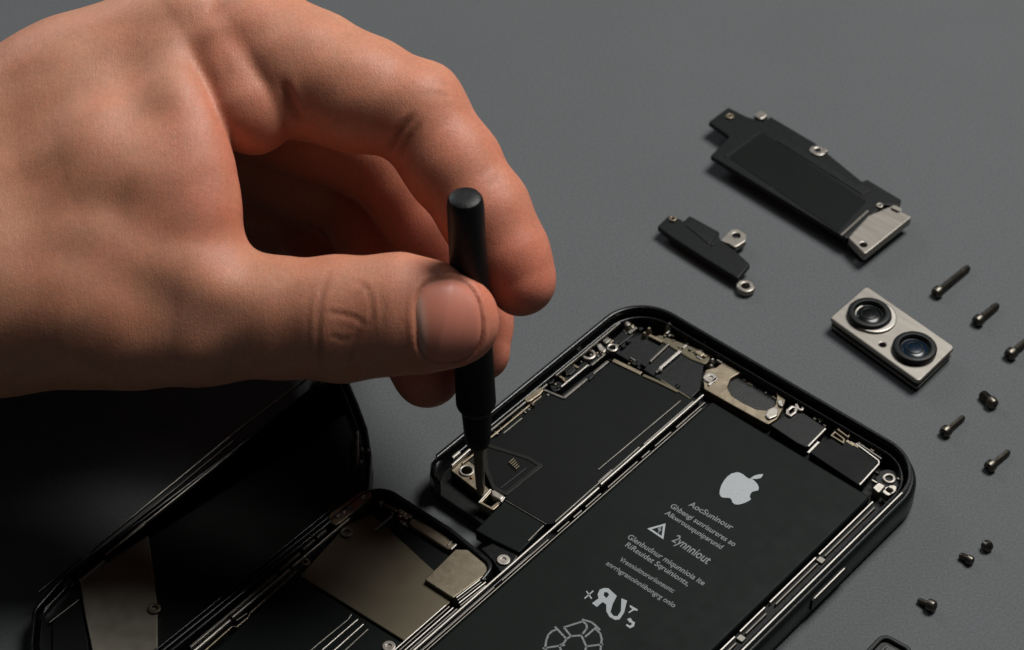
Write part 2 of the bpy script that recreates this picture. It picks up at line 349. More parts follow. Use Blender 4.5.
# side key module with two eyelets
sm = MB().plate([(0.82, 28.96), (2.96, 29.64), (3.00, 21.50), (3.58, 15.56), (3.23, 7.30), (3.71, 6.30), (5.84, 7.49), (5.60, 11.13), (5.16, 15.29), (4.77, 21.61), (4.65, 29.06), (4.16, 30.59)], 2.6, 4.6, 0.25, 0.8).build('key_module', M['plastic'], ph)
for q in [(2.90, 18.34), (5.27, 13.77)]: 
    r1 = 1.55 if q[0] < 4.2 else 1.2
    MB().ring(q[0], q[1], r1 * 0.52, r1, 4.3, 5.35, bev=0.25).build('eyelet', M['steel'], sm)
MB().plate([(2.34, 15.33), (2.49, 14.25), (4.73, 14.92), (4.99, 16.01), (3.79, 16.13)], 4.4, 5.2, 0.2, 0.3).build('eyelet_tab', M['steel'], sm)
q = [(3.19, 13.07), (3.66, 12.08)]; MB().rect(q[0][0] - .6, q[0][0] + .6, q[0][1] - .9, q[0][1] + .8, 4.4, 5.4, .2, .3).build('eyelet_tab', M['dull_edge'], sm)
strip([(4.53, 28.62), (4.59, 20.47)], 0.32, 5.0, 'edge', sm); strip([(5.11, 20.02), (5.14, 15.88)], 0.3, 4.9, 'dull_edge', sm)
MB().plate([(2.06, 25.12), (2.07, 22.69), (3.77, 22.87), (3.93, 25.49)], 4.5, 5.1, 0.2, 0.6).build('key_switch', M['film'], sm)
for q in [(1.94, 23.92), (1.97, 21.82)]: MB().dome(q[0], q[1], 0.34, 5.0, 0.4, 10).build('contact_dot', M['steel'], sm)
q = [(1.68, 28.76)][0]; MB().ring(q[0], q[1], 0.5, 1.0, 4.5, 5.0).build('key_screw', M['plastic'], sm)
MB().plate([(6.47, 23.62), (6.65, 21.25), (7.70, 22.35), (7.84, 23.88)], 4.8, 5.4, 0.15, 0.2).build('film_tab', M['film'], bd)
q = [(2.10, 11.93), (3.55, 9.74)]
MB().dome(q[0][0], q[0][1], 0.5, 4.4, 0.8, 12).build('contact_dot', M['dull_edge'], sm)

# parts along the top edge
top = MB().plate([(5.31, 9.18), (6.87, 5.71), (11.76, 5.40), (21.41, 4.79), (25.08, 10.76), (25.30, 14.20), (11.40, 13.80), (5.90, 13.97)], 2.6, 4.4, 0.2, 0.6).build('upper_flex', M['film'], ph)
MB().plate([(8.47, 7.03), (9.76, 4.17), (19.42, 1.91), (21.16, 1.88), (21.99, 4.89), (18.58, 5.66), (11.88, 5.54)], 2.6, 4.7, 0.25, 0.8).build('brass_backing', M['gold'], ph)
strip([(13.25, 11.72), (12.90, 5.26)], 0.45, 5.1, 'dull_edge', top, 'contact_pin'); strip([(16.09, 12.22), (16.07, 5.67)], 0.62, 5.4, 'edge', top, 'contact_pin')
q = [(16.23, 12.22)][0]; MB().dome(q[0], q[1], 0.5, 4.6, 0.75).build('pin_end', M['edge'], top)
strip([(8.47, 6.12), (11.59, 5.85)], 0.7, 5.2, 'brass', top)
for x in [(3.61, 7.07), (10.07, 1.60)]: 
    MB().lathe(x[0], x[1], [(1.0, 2.6), (0.9, 5.2), (0.62, 5.9), (0.3, 6.1)], 18).build('boss', M['steel'], ph)
for x in [(7.60, 5.01), (7.74, 6.65)]: MB().dome(x[0], x[1], 0.7, 2.6, 3.1).build('boss', M['brass'], ph)
for x in [(18.59, 0.98), (24.12, 0.55)]: MB().dome(x[0], x[1], 0.62, 2.6, 3.3).build('boss', M['steel'], ph)
for x in [(19.36, 3.34)]: MB().rect(x[0] - 1.0, x[0] + 0.8, x[1] - 0.6, x[1] + 0.8, 3.5, 5.2, 0.3, 0.4).build('boss', M['brass'], ph)
cl = MB()
for x in [(22.41, 3.39), (23.26, 4.87)]: cl.dome(x[0], x[1], 0.62, 3.5, 2.0)
cl.build('contact_spring', M['steel'], ph)
# speaker plate: brass with a rounded window over dark mesh
pl = [(24.10, 8.44), (22.93, 6.15), (24.07, 4.40), (24.19, 1.33), (28.03, 1.47), (35.76, 1.64), (39.43, 2.02), (40.78, 5.14), (41.42, 7.61), (41.07, 10.03), (33.61, 10.39), (26.02, 10.58)]
win = [(28.99, 7.24), (27.99, 4.82), (28.60, 1.90), (30.43, 1.39), (34.30, 1.64), (37.46, 2.13), (38.94, 4.61), (39.12, 6.78), (37.07, 8.24), (34.20, 8.61), (31.22, 8.54)]
spk = MB().plate([rin([(p[0], p[1], 0.7) for p in pl]), rin([(p[0], p[1], 1.6) for p in win])], 2.8, 5.0, 0.15).build('speaker_plate', M['brass'], ph)
MB().plate(win, 2.6, 3.9, 0).build('speaker_mesh', mat('speaker_mesh', (0.013, 0.015, 0.0145), 0.6, bump=0.12, bscale=2.6, spec=0.4), spk)
q = [(25.13, 7.57)][0]; torx_screw(ph, q[0], q[1], 5.0, 1.35)
strip([(26.10, 9.42), (26.09, 6.69)], 0.5, 5.35, 'edge', spk, 'raised_tab', 0.6)
MB().plate([(38.76, 7.28), (39.15, 5.86), (40.35, 5.52), (41.26, 7.39), (40.51, 9.29), (39.44, 8.82)], 4.9, 5.5, 0.25, 0.7).build('spot_weld', M['steel'], spk)
MB().plate([(38.69, 3.94), (39.48, 3.06), (40.69, 4.69), (39.87, 5.05)], 4.9, 5.6, 0.25, 0.5).build('spot_weld', M['steel'], spk)
# a small double spring clip
sc = MB()
for lp in ([(41.52, 4.84), (41.53, 3.23), (42.87, 2.76), (43.53, 4.15), (43.37, 5.88), (42.17, 5.88)], [(41.81, 2.63), (42.25, 1.27), (43.56, 1.26), (44.23, 2.99), (43.27, 3.48)]):
    sc.plate([rin([(p[0], p[1], .5) for p in lp]), inset(lp, 0.62)], 3.6, 5.5, 0.2)
sc.build('spring_clip', M['steel'], ph)
# two dark modules to the right of it
cm = MB().plate([(41.36, 9.78), (42.05, 4.91), (44.38, 2.86), (49.91, 3.29), (50.42, 9.83), (48.07, 10.17)], 2.6, 4.9, 0.2, 0.5).build('sensor_module', M['film'], ph)
strip([(50.03, 3.58), (50.28, 9.64)], 0.36, 5.15, 'edge', cm)
cr = MB().plate([(50.86, 7.53), (52.67, 4.19), (56.74, 2.69), (62.19, 2.21), (63.77, 11.33), (51.25, 10.65)], 2.6, 5.0, 0.2, 0.4).build('camera_cover', M['board'], ph)
strip([(56.68, 3.09), (62.53, 3.86), (63.02, 4.39), (63.41, 11.31)], 0.34, 5.25, 'edge', cr)
strip([(56.88, 2.71), (62.71, 3.16)], 0.34, 5.3, 'dull_edge', cr)
strip([(51.18, 7.46), (51.32, 11.14)], 0.5, 5.3, 'edge', cr)
ct = MB()
for lp in ([(51.96, 4.82), (51.91, 3.29), (54.65, 3.67), (55.19, 4.93)], [(51.97, 2.71), (52.08, 1.39), (54.74, 1.84), (54.92, 3.08)], [(51.92, 1.17), (52.26, -0.01), (54.04, 0.19), (54.14, 1.32)]):
    ct.plate([lp, inset(lp, 0.36)], 4.3, 5.5, 0.12)
ct.build('contact_frame', M['brass'], ph)
bits = MB()
for x in [(55.23, 3.51), (56.10, 3.43), (57.13, 3.39), (57.10, 2.37), (58.13, 2.68), (59.30, 2.69), (60.09, 2.34), (60.96, 2.09)]:
    w = 0.32 + rnd.random() * 0.3; bits.rect(x[0] - w, x[0] + w, x[1] - w * 0.8, x[1] + w * 0.8, 4.0, 5.0 + rnd.random() * 0.4, 0.1)
bits.build('contact_row', M['brass'], ph)
q = [(66.39, 5.89)][0]
cs = MB().lathe(q[0], q[1], [(2.6, 2.6), (2.6, 4.2), (2.4, 4.4)], 26).build('corner_seat', M['plastic'], ph)
MB().ring(q[0], q[1], 0.65, 1.3, 4.2, 4.9, bev=0.25).build('corner_eyelet', M['steel'], cs)
tb = MB().plate([(65.53, 10.11), (65.58, 8.23), (67.07, 8.09), (67.17, 10.51)], 2.8, 5.0, 0.15, 0.3).build('corner_tab', M['steel'], ph)
lp = rin([(p[0], p[1], .7) for p in [(67.37, 9.99), (67.63, 7.59), (68.76, 6.60), (69.41, 8.03), (69.00, 10.22)]])
hp = [(68.40, 8.69)][0]
MB().plate([lp, [(hp[0] + .75 * math.cos(a / 12 * 6.283), hp[1] + .55 * math.sin(a / 12 * 6.283)) for a in range(12)]], 3.6, 5.2, 0.18).build('corner_lug', M['steel'], ph)
def clutter(parent, n, u0, u1, v0, v1, z0, seed, slope=0.0, mats=('brass', 'dull_edge', 'film', 'steel')):
    """small surface parts: capacitors, pads, spring contacts"""
    r = random.Random(seed); groups = {m: MB() for m in mats}
    for k in range(n):
        u = r.uniform(u0, u1); v = r.uniform(v0, v1) + slope * (u - u0); a = r.choice((0.22, 0.3, 0.42, 0.6)); b_ = r.choice((0.18, 0.25, 0.34)); m = r.choice(mats); h = r.uniform(0.35, 0.9)
        if r.random() < 0.5: a, b_ = b_, a
        if r.random() < 0.22: groups[m].dome(u, v, 0.28, z0, h, 10)
        else: groups[m].rect(u - a, u + a, v - b_, v + b_, z0, z0 + h, 0.07)
    for m, g in groups.items():
        if g.v: g.build('small_components', M[m], parent)
clutter(ph, 26, 10.5, 24.0, 1.9, 4.6, 4.3, 11); clutter(ph, 16, 24.5, 40.0, 1.6, 3.2, 3.6, 12); clutter(ph, 22, 41.5, 62.0, 1.6, 3.0, 4.2, 13)
clutter(ph, 22, 3.2, 6.6, 5.5, 16.5, 4.4, 14); clutter(ph, 14, 2.7, 4.4, 17.0, 29.0, 4.5, 15); clutter(ph, 10, 62.5, 68.5, 4.6, 12.0, 4.2, 16); clutter(ph, 12, 2.4, 4.2, 31.0, 50.0, 4.4, 17, mats=('dull_edge', 'film', 'gold'))
clutter(ph, 10, 7.5, 25.0, 13.6, 15.4, 4.7, 18, -0.12, mats=('gold', 'dull_edge', 'film'))
# lower end of the left wing: brass triangle, window, clip and screw plate
tp = MB().plate([rin([(p[0], p[1], .4) for p in [(3.21, 59.17), (2.89, 56.73), (3.63, 53.16), (6.48, 55.61), (10.32, 57.63), (12.47, 58.07), (13.00, 59.77), (9.67, 59.71)]]),
                 (lambda c: [(c[0] + 1.05 * math.cos(a / 14 * 6.283), c[1] + 1.05 * math.sin(a / 14 * 6.283)) for a in range(14)])([(5.69, 57.39)][0])], 3.0, 5.0, 0.15).build('wing_bracket', M['brass'], ph)
q = [(5.69, 57.39)][0]; MB().ring(q[0], q[1], 1.0, 1.45, 4.6, 5.35).build('bracket_eyelet', M['steel'], tp)
q = [(7.53, 58.07)][0]; MB().dome(q[0], q[1], 0.4, 4.8, 0.6, 10).build('bracket_rivet', M['copper'], tp)
MB().plate([(4.37, 55.25), (4.30, 53.77), (6.38, 55.36), (5.45, 55.32)], 4.9, 5.1, 0.05).build('bracket_slot', M['tray'], tp)
wn = [(2.61, 49.90), (12.05, 46.76), (15.70, 46.63), (15.41, 57.15), (12.28, 57.57), (7.95, 54.99)]
MB().plate([rin([(p[0], p[1], .5) for p in wn]), inset(wn, 0.9)], 4.86, 5.12, 0.1).build('connector_frame', M['clear_film'], ph)
MB().plate(inset(wn, 0.85), 3.0, 4.96, 0.0).build('connector_well', M['board'], ph)
strip([(13.62, 49.43), (13.38, 56.55)], 0.4, 5.2, 'film', ph, 'connector_bar')
cb = MB()
for k in range(5):
    q = [(10.31, 49.23)][0]; cb.rect(q[0] + k * 0.5, q[0] + k * 0.5 + 0.26, q[1] + 0.2 * k, q[1] + 1.5 + 0.1 * k, 4.7, 5.45, 0.06)
cb.build('connector_pins', M['gold'], ph)
strip([(2.30, 55.62), (2.34, 57.63)], 0.5, 6.7, 'edge', ph, 'wing_lip', 0.8); strip([(2.94, 52.24), (3.20, 58.86)], 0.4, 6.1, 'edge', ph, 'wing_lip', 0.8)
strip([(4.15, 53.44), (4.09, 56.91)], 0.4, 5.7, 'brass', ph, 'wing_lip', 0.8)
ck = MB().plate([rin([(p[0], p[1], .4) for p in [(12.80, 61.93), (12.15, 57.85), (15.46, 57.77), (16.05, 59.56), (16.14, 61.62)]]), inset([(13.14, 61.47), (12.71, 58.19), (15.05, 58.29), (15.39, 59.65), (15.29, 61.22)], 0.1)], 2.0, 5.3, 0.15).build('clip_bracket', M['brass'], ph)
MB().plate([(12.78, 58.68), (13.05, 57.87), (15.63, 57.82), (16.12, 59.21), (13.82, 59.43)], 4.8, 5.9, 0.3, 0.6).build('clip_tongue', M['steel'], ck)
strip([(12.97, 62.08), (12.42, 58.12)], 0.3, 5.6, 'edge', ck); strip([(16.17, 59.47), (15.89, 58.13)], 0.4, 6.0, 'edge', ck)
cov = MB().plate([(15.94, 58.17), (25.53, 57.58), (26.18, 61.84), (26.38, 65.97), (21.05, 66.84), (16.74, 67.27)], 2.6, 5.1, 0.25, 0.4).build('corner_cover', M['battery'], ph)
strip([(16.18, 58.16), (25.66, 57.59)], 0.22, 5.3, 'dull_edge', cov); strip([(25.52, 58.14), (25.84, 62.85)], 0.26, 5.3, 'dull_edge', cov)
MB().plate([(20.85, 66.62), (26.10, 65.65), (27.18, 68.80), (26.48, 71.30), (23.51, 70.15), (19.96, 69.47)], 1.5, 4.4, 0.25, 0.4).build('lower_cover', M['frame'], ph)
q = [(25.10, 68.81)][0]; torx_screw(ph, q[0], q[1], 4.4, 1.25)

# ------------------------------------------------------------------ second chassis, lower left
cu_, cv_ = -4.5, 71.0
ch = thing('phone_chassis', 'open phone chassis with dull bronze shield plates, left of the printed battery', 'phone', cu_, cv_)
CO = [(-4.4, 71.2, 5.0), (14.0, 70.6, 3.0), (26.2, 71.8, 3.2), (26.8, 76.0, 0.5), (26.8, 138, 0.5), (-4.0, 138, 3.0), (-4.4, 100, 0)]
CF = [(-4.4, 71.2, 5.0), (14.0, 70.6, 3.0), (25.8, 71.6, 3.0), (26.6, 76.0, 0.3), (26.0, 76.4, 0.2), (25.3, 72.6, 2.2), (14.0, 71.5, 2.4), (-3.6, 72.1, 4.2), (-3.6, 100, 0), (-3.4, 137, 0), (-4.0, 138, 0), (-4.4, 100, 0)]
sh = lambda lp: at(lp, cu_, cv_)
MB().plate([rin(sh(CF))], 0.0, 6.6, 0.25, low=1.0).build('frame', M['lip'], ch)
MB().plate(inset(rin(sh(CO)), 0.4), 0.1, 2.2, 0).build('back_plate', M['tray'], ch)
def crail(pts, w, z, m, name='rail', h=0.7):
    a = MB(); pts = sh(pts)
    for p, q in zip(pts[:-1], pts[1:]): a.bar(p[0], p[1], q[0], q[1], w, z - h, z, 0.1)
    return a.build(name, M[m], ch)
MB().plate(sh([(-4.08, 74.07), (-1.10, 71.78), (5.98, 72.77), (16.51, 74.11), (22.60, 69.68), (23.80, 74.29), (20.03, 85.64), (-3.32, 79.66)]), 2.2, 4.2, 0.2, 0.5).build('upper_board', M['board'], ch)
g1 = MB().plate(sh([(-2.10, 81.94), (-0.36, 76.82), (19.75, 79.50), (24.72, 82.51), (24.58, 94.49), (0.18, 96.14)]), 2.2, 5.0, 0.18, 0.3).build('shield_plate', M['gold'], ch)
g2 = MB().plate(sh([(18.28, 82.52), (17.63, 73.54), (19.97, 71.64), (23.91, 71.95), (25.87, 73.19), (25.01, 82.27)]), 3.0, 6.0, 0.18, 0.3).build('small_shield', mat('pale_bronze_shield', (0.20, 0.172, 0.125), 0.48, 1.0, var=0.12, scale=0.5, bump=0.01, bscale=2), ch)
cn = MB().plate(sh([(6.53, 74.40), (5.94, 72.97), (6.83, 72.02), (14.11, 71.75), (16.72, 72.01), (16.71, 73.77), (15.78, 74.11)]), 3.0, 5.2, 0.3, 0.6).build('connector', M['brass'], ch)
strip(sh([(16.60, 72.18), (16.67, 73.77)]), 0.4, 5.5, 'edge', cn); strip(sh([(15.41, 71.96), (15.56, 73.42)]), 0.25, 5.4, 'dull_edge', cn)
cc = MB()
for x in sh([(3.56, 73.27), (4.23, 73.17), (5.00, 73.31), (5.40, 72.79), (4.01, 74.02)]):
    w = 0.35 + 0.25 * rnd.random(); cc.rect(x[0] - w, x[0] + w, x[1] - w, x[1] + w, 3.8, 5.3 + 0.3 * rnd.random(), 0.12, 0.1)
cc = cc.build('contact_row', M['brass'], ch)
clutter(ch, 16, 1.0 - cu_, 8.0 - cu_, 72.6 - cv_, 74.6 - cv_, 3.9, 21); clutter(ch, 10, -2.4 - cu_, -1.2 - cu_, 84 - cv_, 118 - cv_, 4.2, 22, mats=('dull_edge', 'film', 'brass'))
strip(sh([(-0.49, 73.72), (2.73, 73.34)]), 0.7, 5.2, 'gold', cc, 'flex_strip')
q = sh([(-0.99, 73.60)])[0]; MB().dome(q[0], q[1], 0.85, 3.5, 1.9).build('boss', M['brass'], ch)
strip(sh([(3.22, 79.72), (3.22, 75.18)]), 0.34, 5.7, 'edge', ch, 'ground_spring')
br = MB().plate(sh([(-4.52, 84.26), (-5.37, 82.74), (-4.65, 75.52), (-4.00, 73.79), (-2.32, 74.46), (-2.18, 76.48), (-2.09, 82.92), (-2.37, 84.47)]), 3.0, 6.6, 0.3, 0.8).build('hinge_bracket', M['brass'], ch)
for x, r in zip(sh([(-3.31, 75.94), (-3.48, 79.48), (-3.69, 82.43), (-3.45, 81.09)]), (0.5, 0.6, 0.65, 0.4)):
    MB().dome(x[0], x[1], r, 6.5, 0.5, 12).build('rivet', M['dull_edge'] if r > .5 else M['edge'], br)
q = sh([(-0.52, 83.38)])[0]; MB().ring(q[0], q[1], 0.55, 1.2, 3.5, 5.5).build('eyelet', M['dull_edge'], ch)
q = sh([(-1.05, 93.49)])[0]; MB().ring(q[0], q[1], 0.35, 0.8, 3.5, 5.6).build('eyelet', M['brass'], ch)
lower = MB().plate(sh([(0.25, 96.48), (24.37, 94.91), (25.33, 101.52), (25.30, 116.30), (3.69, 124.06), (0.87, 117.84), (-0.04, 105.49)]), 2.2, 4.8, 0.2, 0.3).build('lower_board', M['battery'], ch)
crail([(-1.88, 81.26), (-1.52, 96.23)], 0.36, 6.4, 'edge'); crail([(-1.46, 96.92), (-1.21, 111.56)], 0.38, 6.4, 'edge'); crail([(-1.09, 112.05), (-0.52, 131.65)], 0.42, 6.4, 'edge')
crail([(-0.68, 96.00), (-0.07, 108.35), (0.40, 109.29), (0.42, 112.12), (-0.26, 112.57), (0.58, 130.45)], 0.34, 5.6, 'brass')
crail([(-0.51, 108.68), (-0.74, 111.16)], 0.4, 5.5, 'dull_edge')
for a in ([(-2.69, 86.41), (-2.64, 88.80)], [(-2.56, 89.50), (-2.51, 92.62)], [(-2.39, 93.40), (-2.16, 98.70)], [(-2.03, 99.83), (-1.49, 121.32)]):
    crail(a, 0.5, 7.1, 'dull_edge', 'dash')
for k, (p, q) in enumerate((([(13.35, 96.33), (13.75, 97.63)]+[(13.62, 105.04), (13.74, 109.61)], 'dull_edge'), ([(15.01, 96.37), (15.08, 105.51), (15.60, 111.46)], 'edge'), ([(16.52, 96.54), (16.75, 105.21), (17.21, 110.61)], 'edge'), ([(17.90, 96.81), (18.22, 104.21), (18.56, 110.00)], 'dull_edge'))):
    crail(p, 0.28, 5.1, q, 'trace', 0.4)
q = sh([(23.30, 97.16)])[0]; torx_screw(ch, q[0], q[1], 4.8, 1.2)
for k, m in enumerate(('edge', 'dull_edge', 'edge', 'dull_edge')):
    o = k * 0.62
    crail([(24.85 + o, 84.0 - 0.3 * k), (25.0 + o, 118.0)], 0.26, 5.6 - 0.12 * k, m, 'side_strip', 0.5)
    crail([(26.0 + o * 0.7, 74.6 + 0.5 * k), (25.5 + o * 0.8, 82.0 + 0.2 * k)], 0.26, 6.3 - 0.15 * k, m, 'side_strip', 0.5)

# ------------------------------------------------------------------ the screen assembly, far left
du_, dv_ = -31.0, 50.0
dp = thing('screen_assembly', 'black phone screen assembly with a dull metal plate across its corner, under the wrist', 'phone screen', du_, dv_)
DO = [(-31.4, 50.0, 4.0)] + [(p[0], p[1], 3.0) for p in [(-35.02, 52.66), (-29.28, 54.29), (-21.66, 58.47), (-15.47, 62.24), (-10.20, 66.61), (-4.56, 73.14)]] + [(-5.3, 76, 0.5), (-5.3, 150, 8.0)] + [(p[0], p[1], 4.5) for p in [(-12.87, 146.53), (-23.97, 139.09), (-29.74, 133.45)]] + [(-31.4, 126.0, 4.0)]
dsh = lambda lp: at(lp, du_, dv_)
DOr = rin(dsh(DO))
MB().plate([DOr, inset(DOr, 0.7)], 0.0, 5.6, 0.2, low=0.8).build('frame', M['frame'], dp)
MB().plate([inset(DOr, 1.5), inset(DOr, 1.9)], 3.4, 4.9, 0.12).build('inner_lip', M['lip'], dp)
MB().plate(inset(DOr, 0.9), 0.2, 3.6, 0).build('glass', M['glass'], dp)
def drail(pts, w, z, m, name='rail', h=0.6):
    a = MB(); pts = dsh(pts)
    for p, q in zip(pts[:-1], pts[1:]): a.bar(p[0], p[1], q[0], q[1], w, z - h, z, 0.08)
    return a.build(name, M[m], dp)
drail([(-31.81, 130.22), (-32.32, 119.78)], 0.3, 5.8, 'dull_edge', 'lip'); drail([(-32.15, 117.90), (-33.12, 96.10), (-33.98, 78.33), (-33.93, 58.88)], 0.26, 5.8, 'edge', 'lip')
drail([(-30.04, 106.07), (-30.49, 92.08), (-31.04, 75.36), (-31.11, 56.73)], 0.26, 5.4, 'edge'); drail([(-31.17, 113.80), (-31.81, 96.90), (-32.58, 80.71)], 0.22, 5.8, 'dull_edge')
drail([(-25.92, 132.91), (-25.91, 125.93)], 0.3, 4.6, 'dull_edge'); drail([(-28.44, 131.81), (-28.89, 128.41)], 0.25, 5.2, 'dull_edge')
dpl = MB().plate(dsh([(-29.13, 123.10), (-29.40, 116.76), (-30.47, 105.68), (-22.54, 111.50), (-14.18, 117.75), (-6.84, 124.43), (1.53, 131.46), (-5.72, 137.84), (-15.48, 132.04), (-22.35, 127.68)]), 3.4, 4.6, 0.15).build('metal_plate', mat('dark_satin_plate', (0.27, 0.255, 0.21), 0.45, 1.0, var=0.1, scale=0.1), dp)
strip(dsh([(-28.89, 123.26), (-29.16, 117.06)]), 0.5, 4.95, 'edge', dpl); strip(dsh([(-29.96, 116.12), (-30.43, 105.68)]), 0.5, 4.95, 'edge', dpl)
q = dsh([(-13.99, 118.65)])[0]; MB().ring(q[0], q[1], 0.55, 1.2, 4.2, 5.1).build('plate_lug', M['gold'], dpl)
q = dsh([(-30.30, 124.73)])[0]; torx_screw(dp, q[0], q[1], 4.2, 1.05, M['dull_edge'])
MB().plate(dsh([(-31.85, 122.32), (-31.93, 120.82), (-30.08, 120.76), (-29.92, 122.80)]), 3.4, 4.8, 0.2, 0.3).build('flex_tab', M['film'], dp)
drail([(-31.29, 121.58), (-31.27, 118.73)], 0.5, 5.0, 'rim', 'flex_edge'); drail([(-30.78, 120.56), (-30.97, 116.32)], 0.3, 5.0, 'rim', 'flex_edge')
MB().plate(dsh([(-25.69, 132.52), (-25.90, 126.04), (-17.82, 130.96), (-9.02, 137.72), (-14.21, 142.30)]), 3.4, 4.3, 0.2, 0.6).build('lower_cover', M['board'], dp)
drail([(-16.66, 63.86), (-10.30, 70.33)], 0.5, 5.6, 'dull_edge', 'end_strip')
for x, r in zip(dsh([(-12.49, 66.85), (-10.41, 69.27), (-11.45, 66.28), (-15.36, 65.08)]), (0.45, 0.5, 0.35, 0.45)):
    MB().dome(x[0], x[1], r, 4.5, 1.6, 12).build('contact_dot', M['steel'], dp)

# ------------------------------------------------------------------ loose parts on the table
bu, bv = 3.0, -52.0
bm_ = thing('connector_cover', 'long black cover module with a silver two-holed plate at its end, farthest from the hand', 'phone part', bu, bv)
bs = lambda lp: at(lp, bu, bv)
bd2 = MB().plate(bs([(-24.96, -56.28), (-24.78, -63.27), (-19.89, -63.33), (-16.16, -64.28), (-15.61, -66.87), (-3.19, -65.99), (12.50, -62.07), (12.77, -63.40), (22.19, -62.74), (23.00, -60.64), (20.32, -58.92), (20.64, -44.76), (-17.42, -47.30), (-18.38, -55.35)]), 2.7, 4.0, 0.3, 0.35, low=0.2).build('body', M['plastic'], bm_)
strip(bs([(-14.55, -48.92), (-14.28, -61.05)]), 0.55, 4.18, 'film', bd2, 'ridge', 0.4); strip(bs([(-0.92, -46.50), (-0.87, -48.95)]), 0.3, 4.1, 'film', bd2, 'ridge', 0.3)
strip(bs([(19.22, -44.77), (18.97, -54.94)]), 0.5, 4.2, 'dull_edge', bd2, 'ridge', 0.4)
MB().plate(bs([(-9.50, -62.73), (12.66, -60.22), (13.56, -61.90), (15.67, -61.13), (15.01, -58.36), (-9.66, -60.74)]), 3.9, 4.2, 0.12, 0.2).build('upper_layer', M['film'], bm_)
MB().plate(bs([(-13.87, -49.30), (-13.47, -61.07), (16.88, -57.18), (18.10, -45.25)]), 3.9, 4.12, 0.1, 0.4).build('top_film', M['board'], bm_)
MB().plate(bs([(-15.39, -51.13), (-13.03, -63.31), (16.51, -58.83), (18.32, -46.73)]), 0.0, 2.75, 0.2, 0.3).build('base_plate', M['tray'], bm_)
MB().plate(bs([(20.59, -46.53), (25.03, -44.61), (24.80, -51.50), (20.69, -52.96)]), 0.0, 2.3, 0.2, 0.3).build('base_foot', M['tray'], bm_)
hb = bs([(24.49, -45.45), (24.38, -59.19)]); pp = rin([(p[0], p[1], .4) for p in bs([(21.71, -59.15), (27.08, -59.52), (26.42, -43.18), (20.78, -45.18), (19.90, -53.62)])])
circ = lambda c, r, s=1.0, n=16: [(c[0] + r * math.cos(k / n * 6.28318), c[1] + r * s * math.sin(k / n * 6.28318)) for k in range(n)]
MB().plate([pp, circ(hb[0], 0.75), [(c_[0], c_[1]) for c_ in rounded([(hb[1][0] - 2.2, hb[1][1] - .7), (hb[1][0] - .2, hb[1][1] - .7), (hb[1][0] - .2, hb[1][1] + .7), (hb[1][0] - 2.2, hb[1][1] + .7)], .5, 3)]], 2.2, 4.15, 0.22).build('end_plate', M['module_steel'], bm_)
for x, r in zip(bs([(-22.34, -60.61), (19.97, -57.75)]), (0.9, 0.75)):
    MB().ring(x[0], x[1], r * .4, r, 3.7, 4.5).build('eyelet', M['brass'] if r > .8 else M['steel'], bm_)
q = bs([(-17.58, -65.61)])[0]; MB().rect(q[0] - 1.3, q[0] + 1.3, q[1] - 1.5, q[1] + 1.3, 2.4, 4.3, 0.3, 0.9).build('side_lug', M['module_steel'], bm_)
q = bs([(-0.64, -63.77)])[0]; MB().plate([circ((q[0], q[1]), 1.9, 0.85, 20), circ((q[0] - .1, q[1] - .1), 0.6, 1.0, 12)], 2.8, 4.5, 0.3).build('side_lug', M['module_steel'], bm_)
q = bs([(-0.01, -65.14)])[0]; MB().rect(q[0] - .9, q[0] + .9, q[1] - 0.9, q[1] + 0.9, 2.8, 4.1, 0.3, 0.6).build('side_lug', M['module_steel'], bm_)

su, sv = 2.0, -24.0
sb = thing('small_bracket', 'small stepped black bracket with two silver eyelets, nearest the top of the opened phone', 'phone part', su, sv)
ss = lambda lp: at(lp, su, sv)
MB().plate(ss([(-12.26, -22.51), (-12.63, -26.70), (-9.91, -27.55), (-9.10, -27.20), (-9.32, -29.71), (-1.28, -29.73), (-0.07, -27.98), (4.65, -27.35), (9.66, -25.99), (10.45, -20.79), (1.22, -21.22), (-7.78, -21.81)]), 1.6, 3.0, 0.3, 0.3, low=0.2).build('body', M['plastic'], sb)
MB().plate(ss([(-9.05, -24.92), (-8.09, -29.18), (5.59, -27.37), (7.25, -23.49), (-0.40, -24.16)]), 0.0, 1.65, 0.1, 0.3).build('foot', M['tray'], sb)
MB().plate(ss([(-7.73, -26.50), (-8.16, -29.10), (-1.45, -29.08), (-0.39, -24.98)]), 2.9, 3.2, 0.15, 0.3).build('raised_pad', M['film'], sb)
strip(ss([(0.16, -25.11), (-0.02, -28.09)]), 0.5, 3.2, 'film', sb, 'ridge', .4)
q = ss([(-11.06, -26.20)])[0]; MB().ring(q[0], q[1], 0.35, 0.85, 2.8, 3.5).build('contact_eyelet', M['brass'], sb)
lp = rin([(p[0], p[1], .8) for p in ss([(0.24, -27.80), (-0.26, -32.25), (0.76, -33.52), (3.34, -33.27), (4.43, -31.49), (4.02, -28.21), (2.06, -28.36)])])
MB().plate([lp, circ(ss([(1.87, -31.51)])[0], 0.85)], 1.4, 2.7, 0.25).build('eyelet_arm', M['module_steel'], sb)
q = ss([(12.17, -21.28)])[0]; MB().plate([circ(q, 1.95, 0.95, 24), circ(q, 0.85, 1, 16)], 0.5, 1.8, 0.3).build('eyelet_end', M['module_steel'], sb)

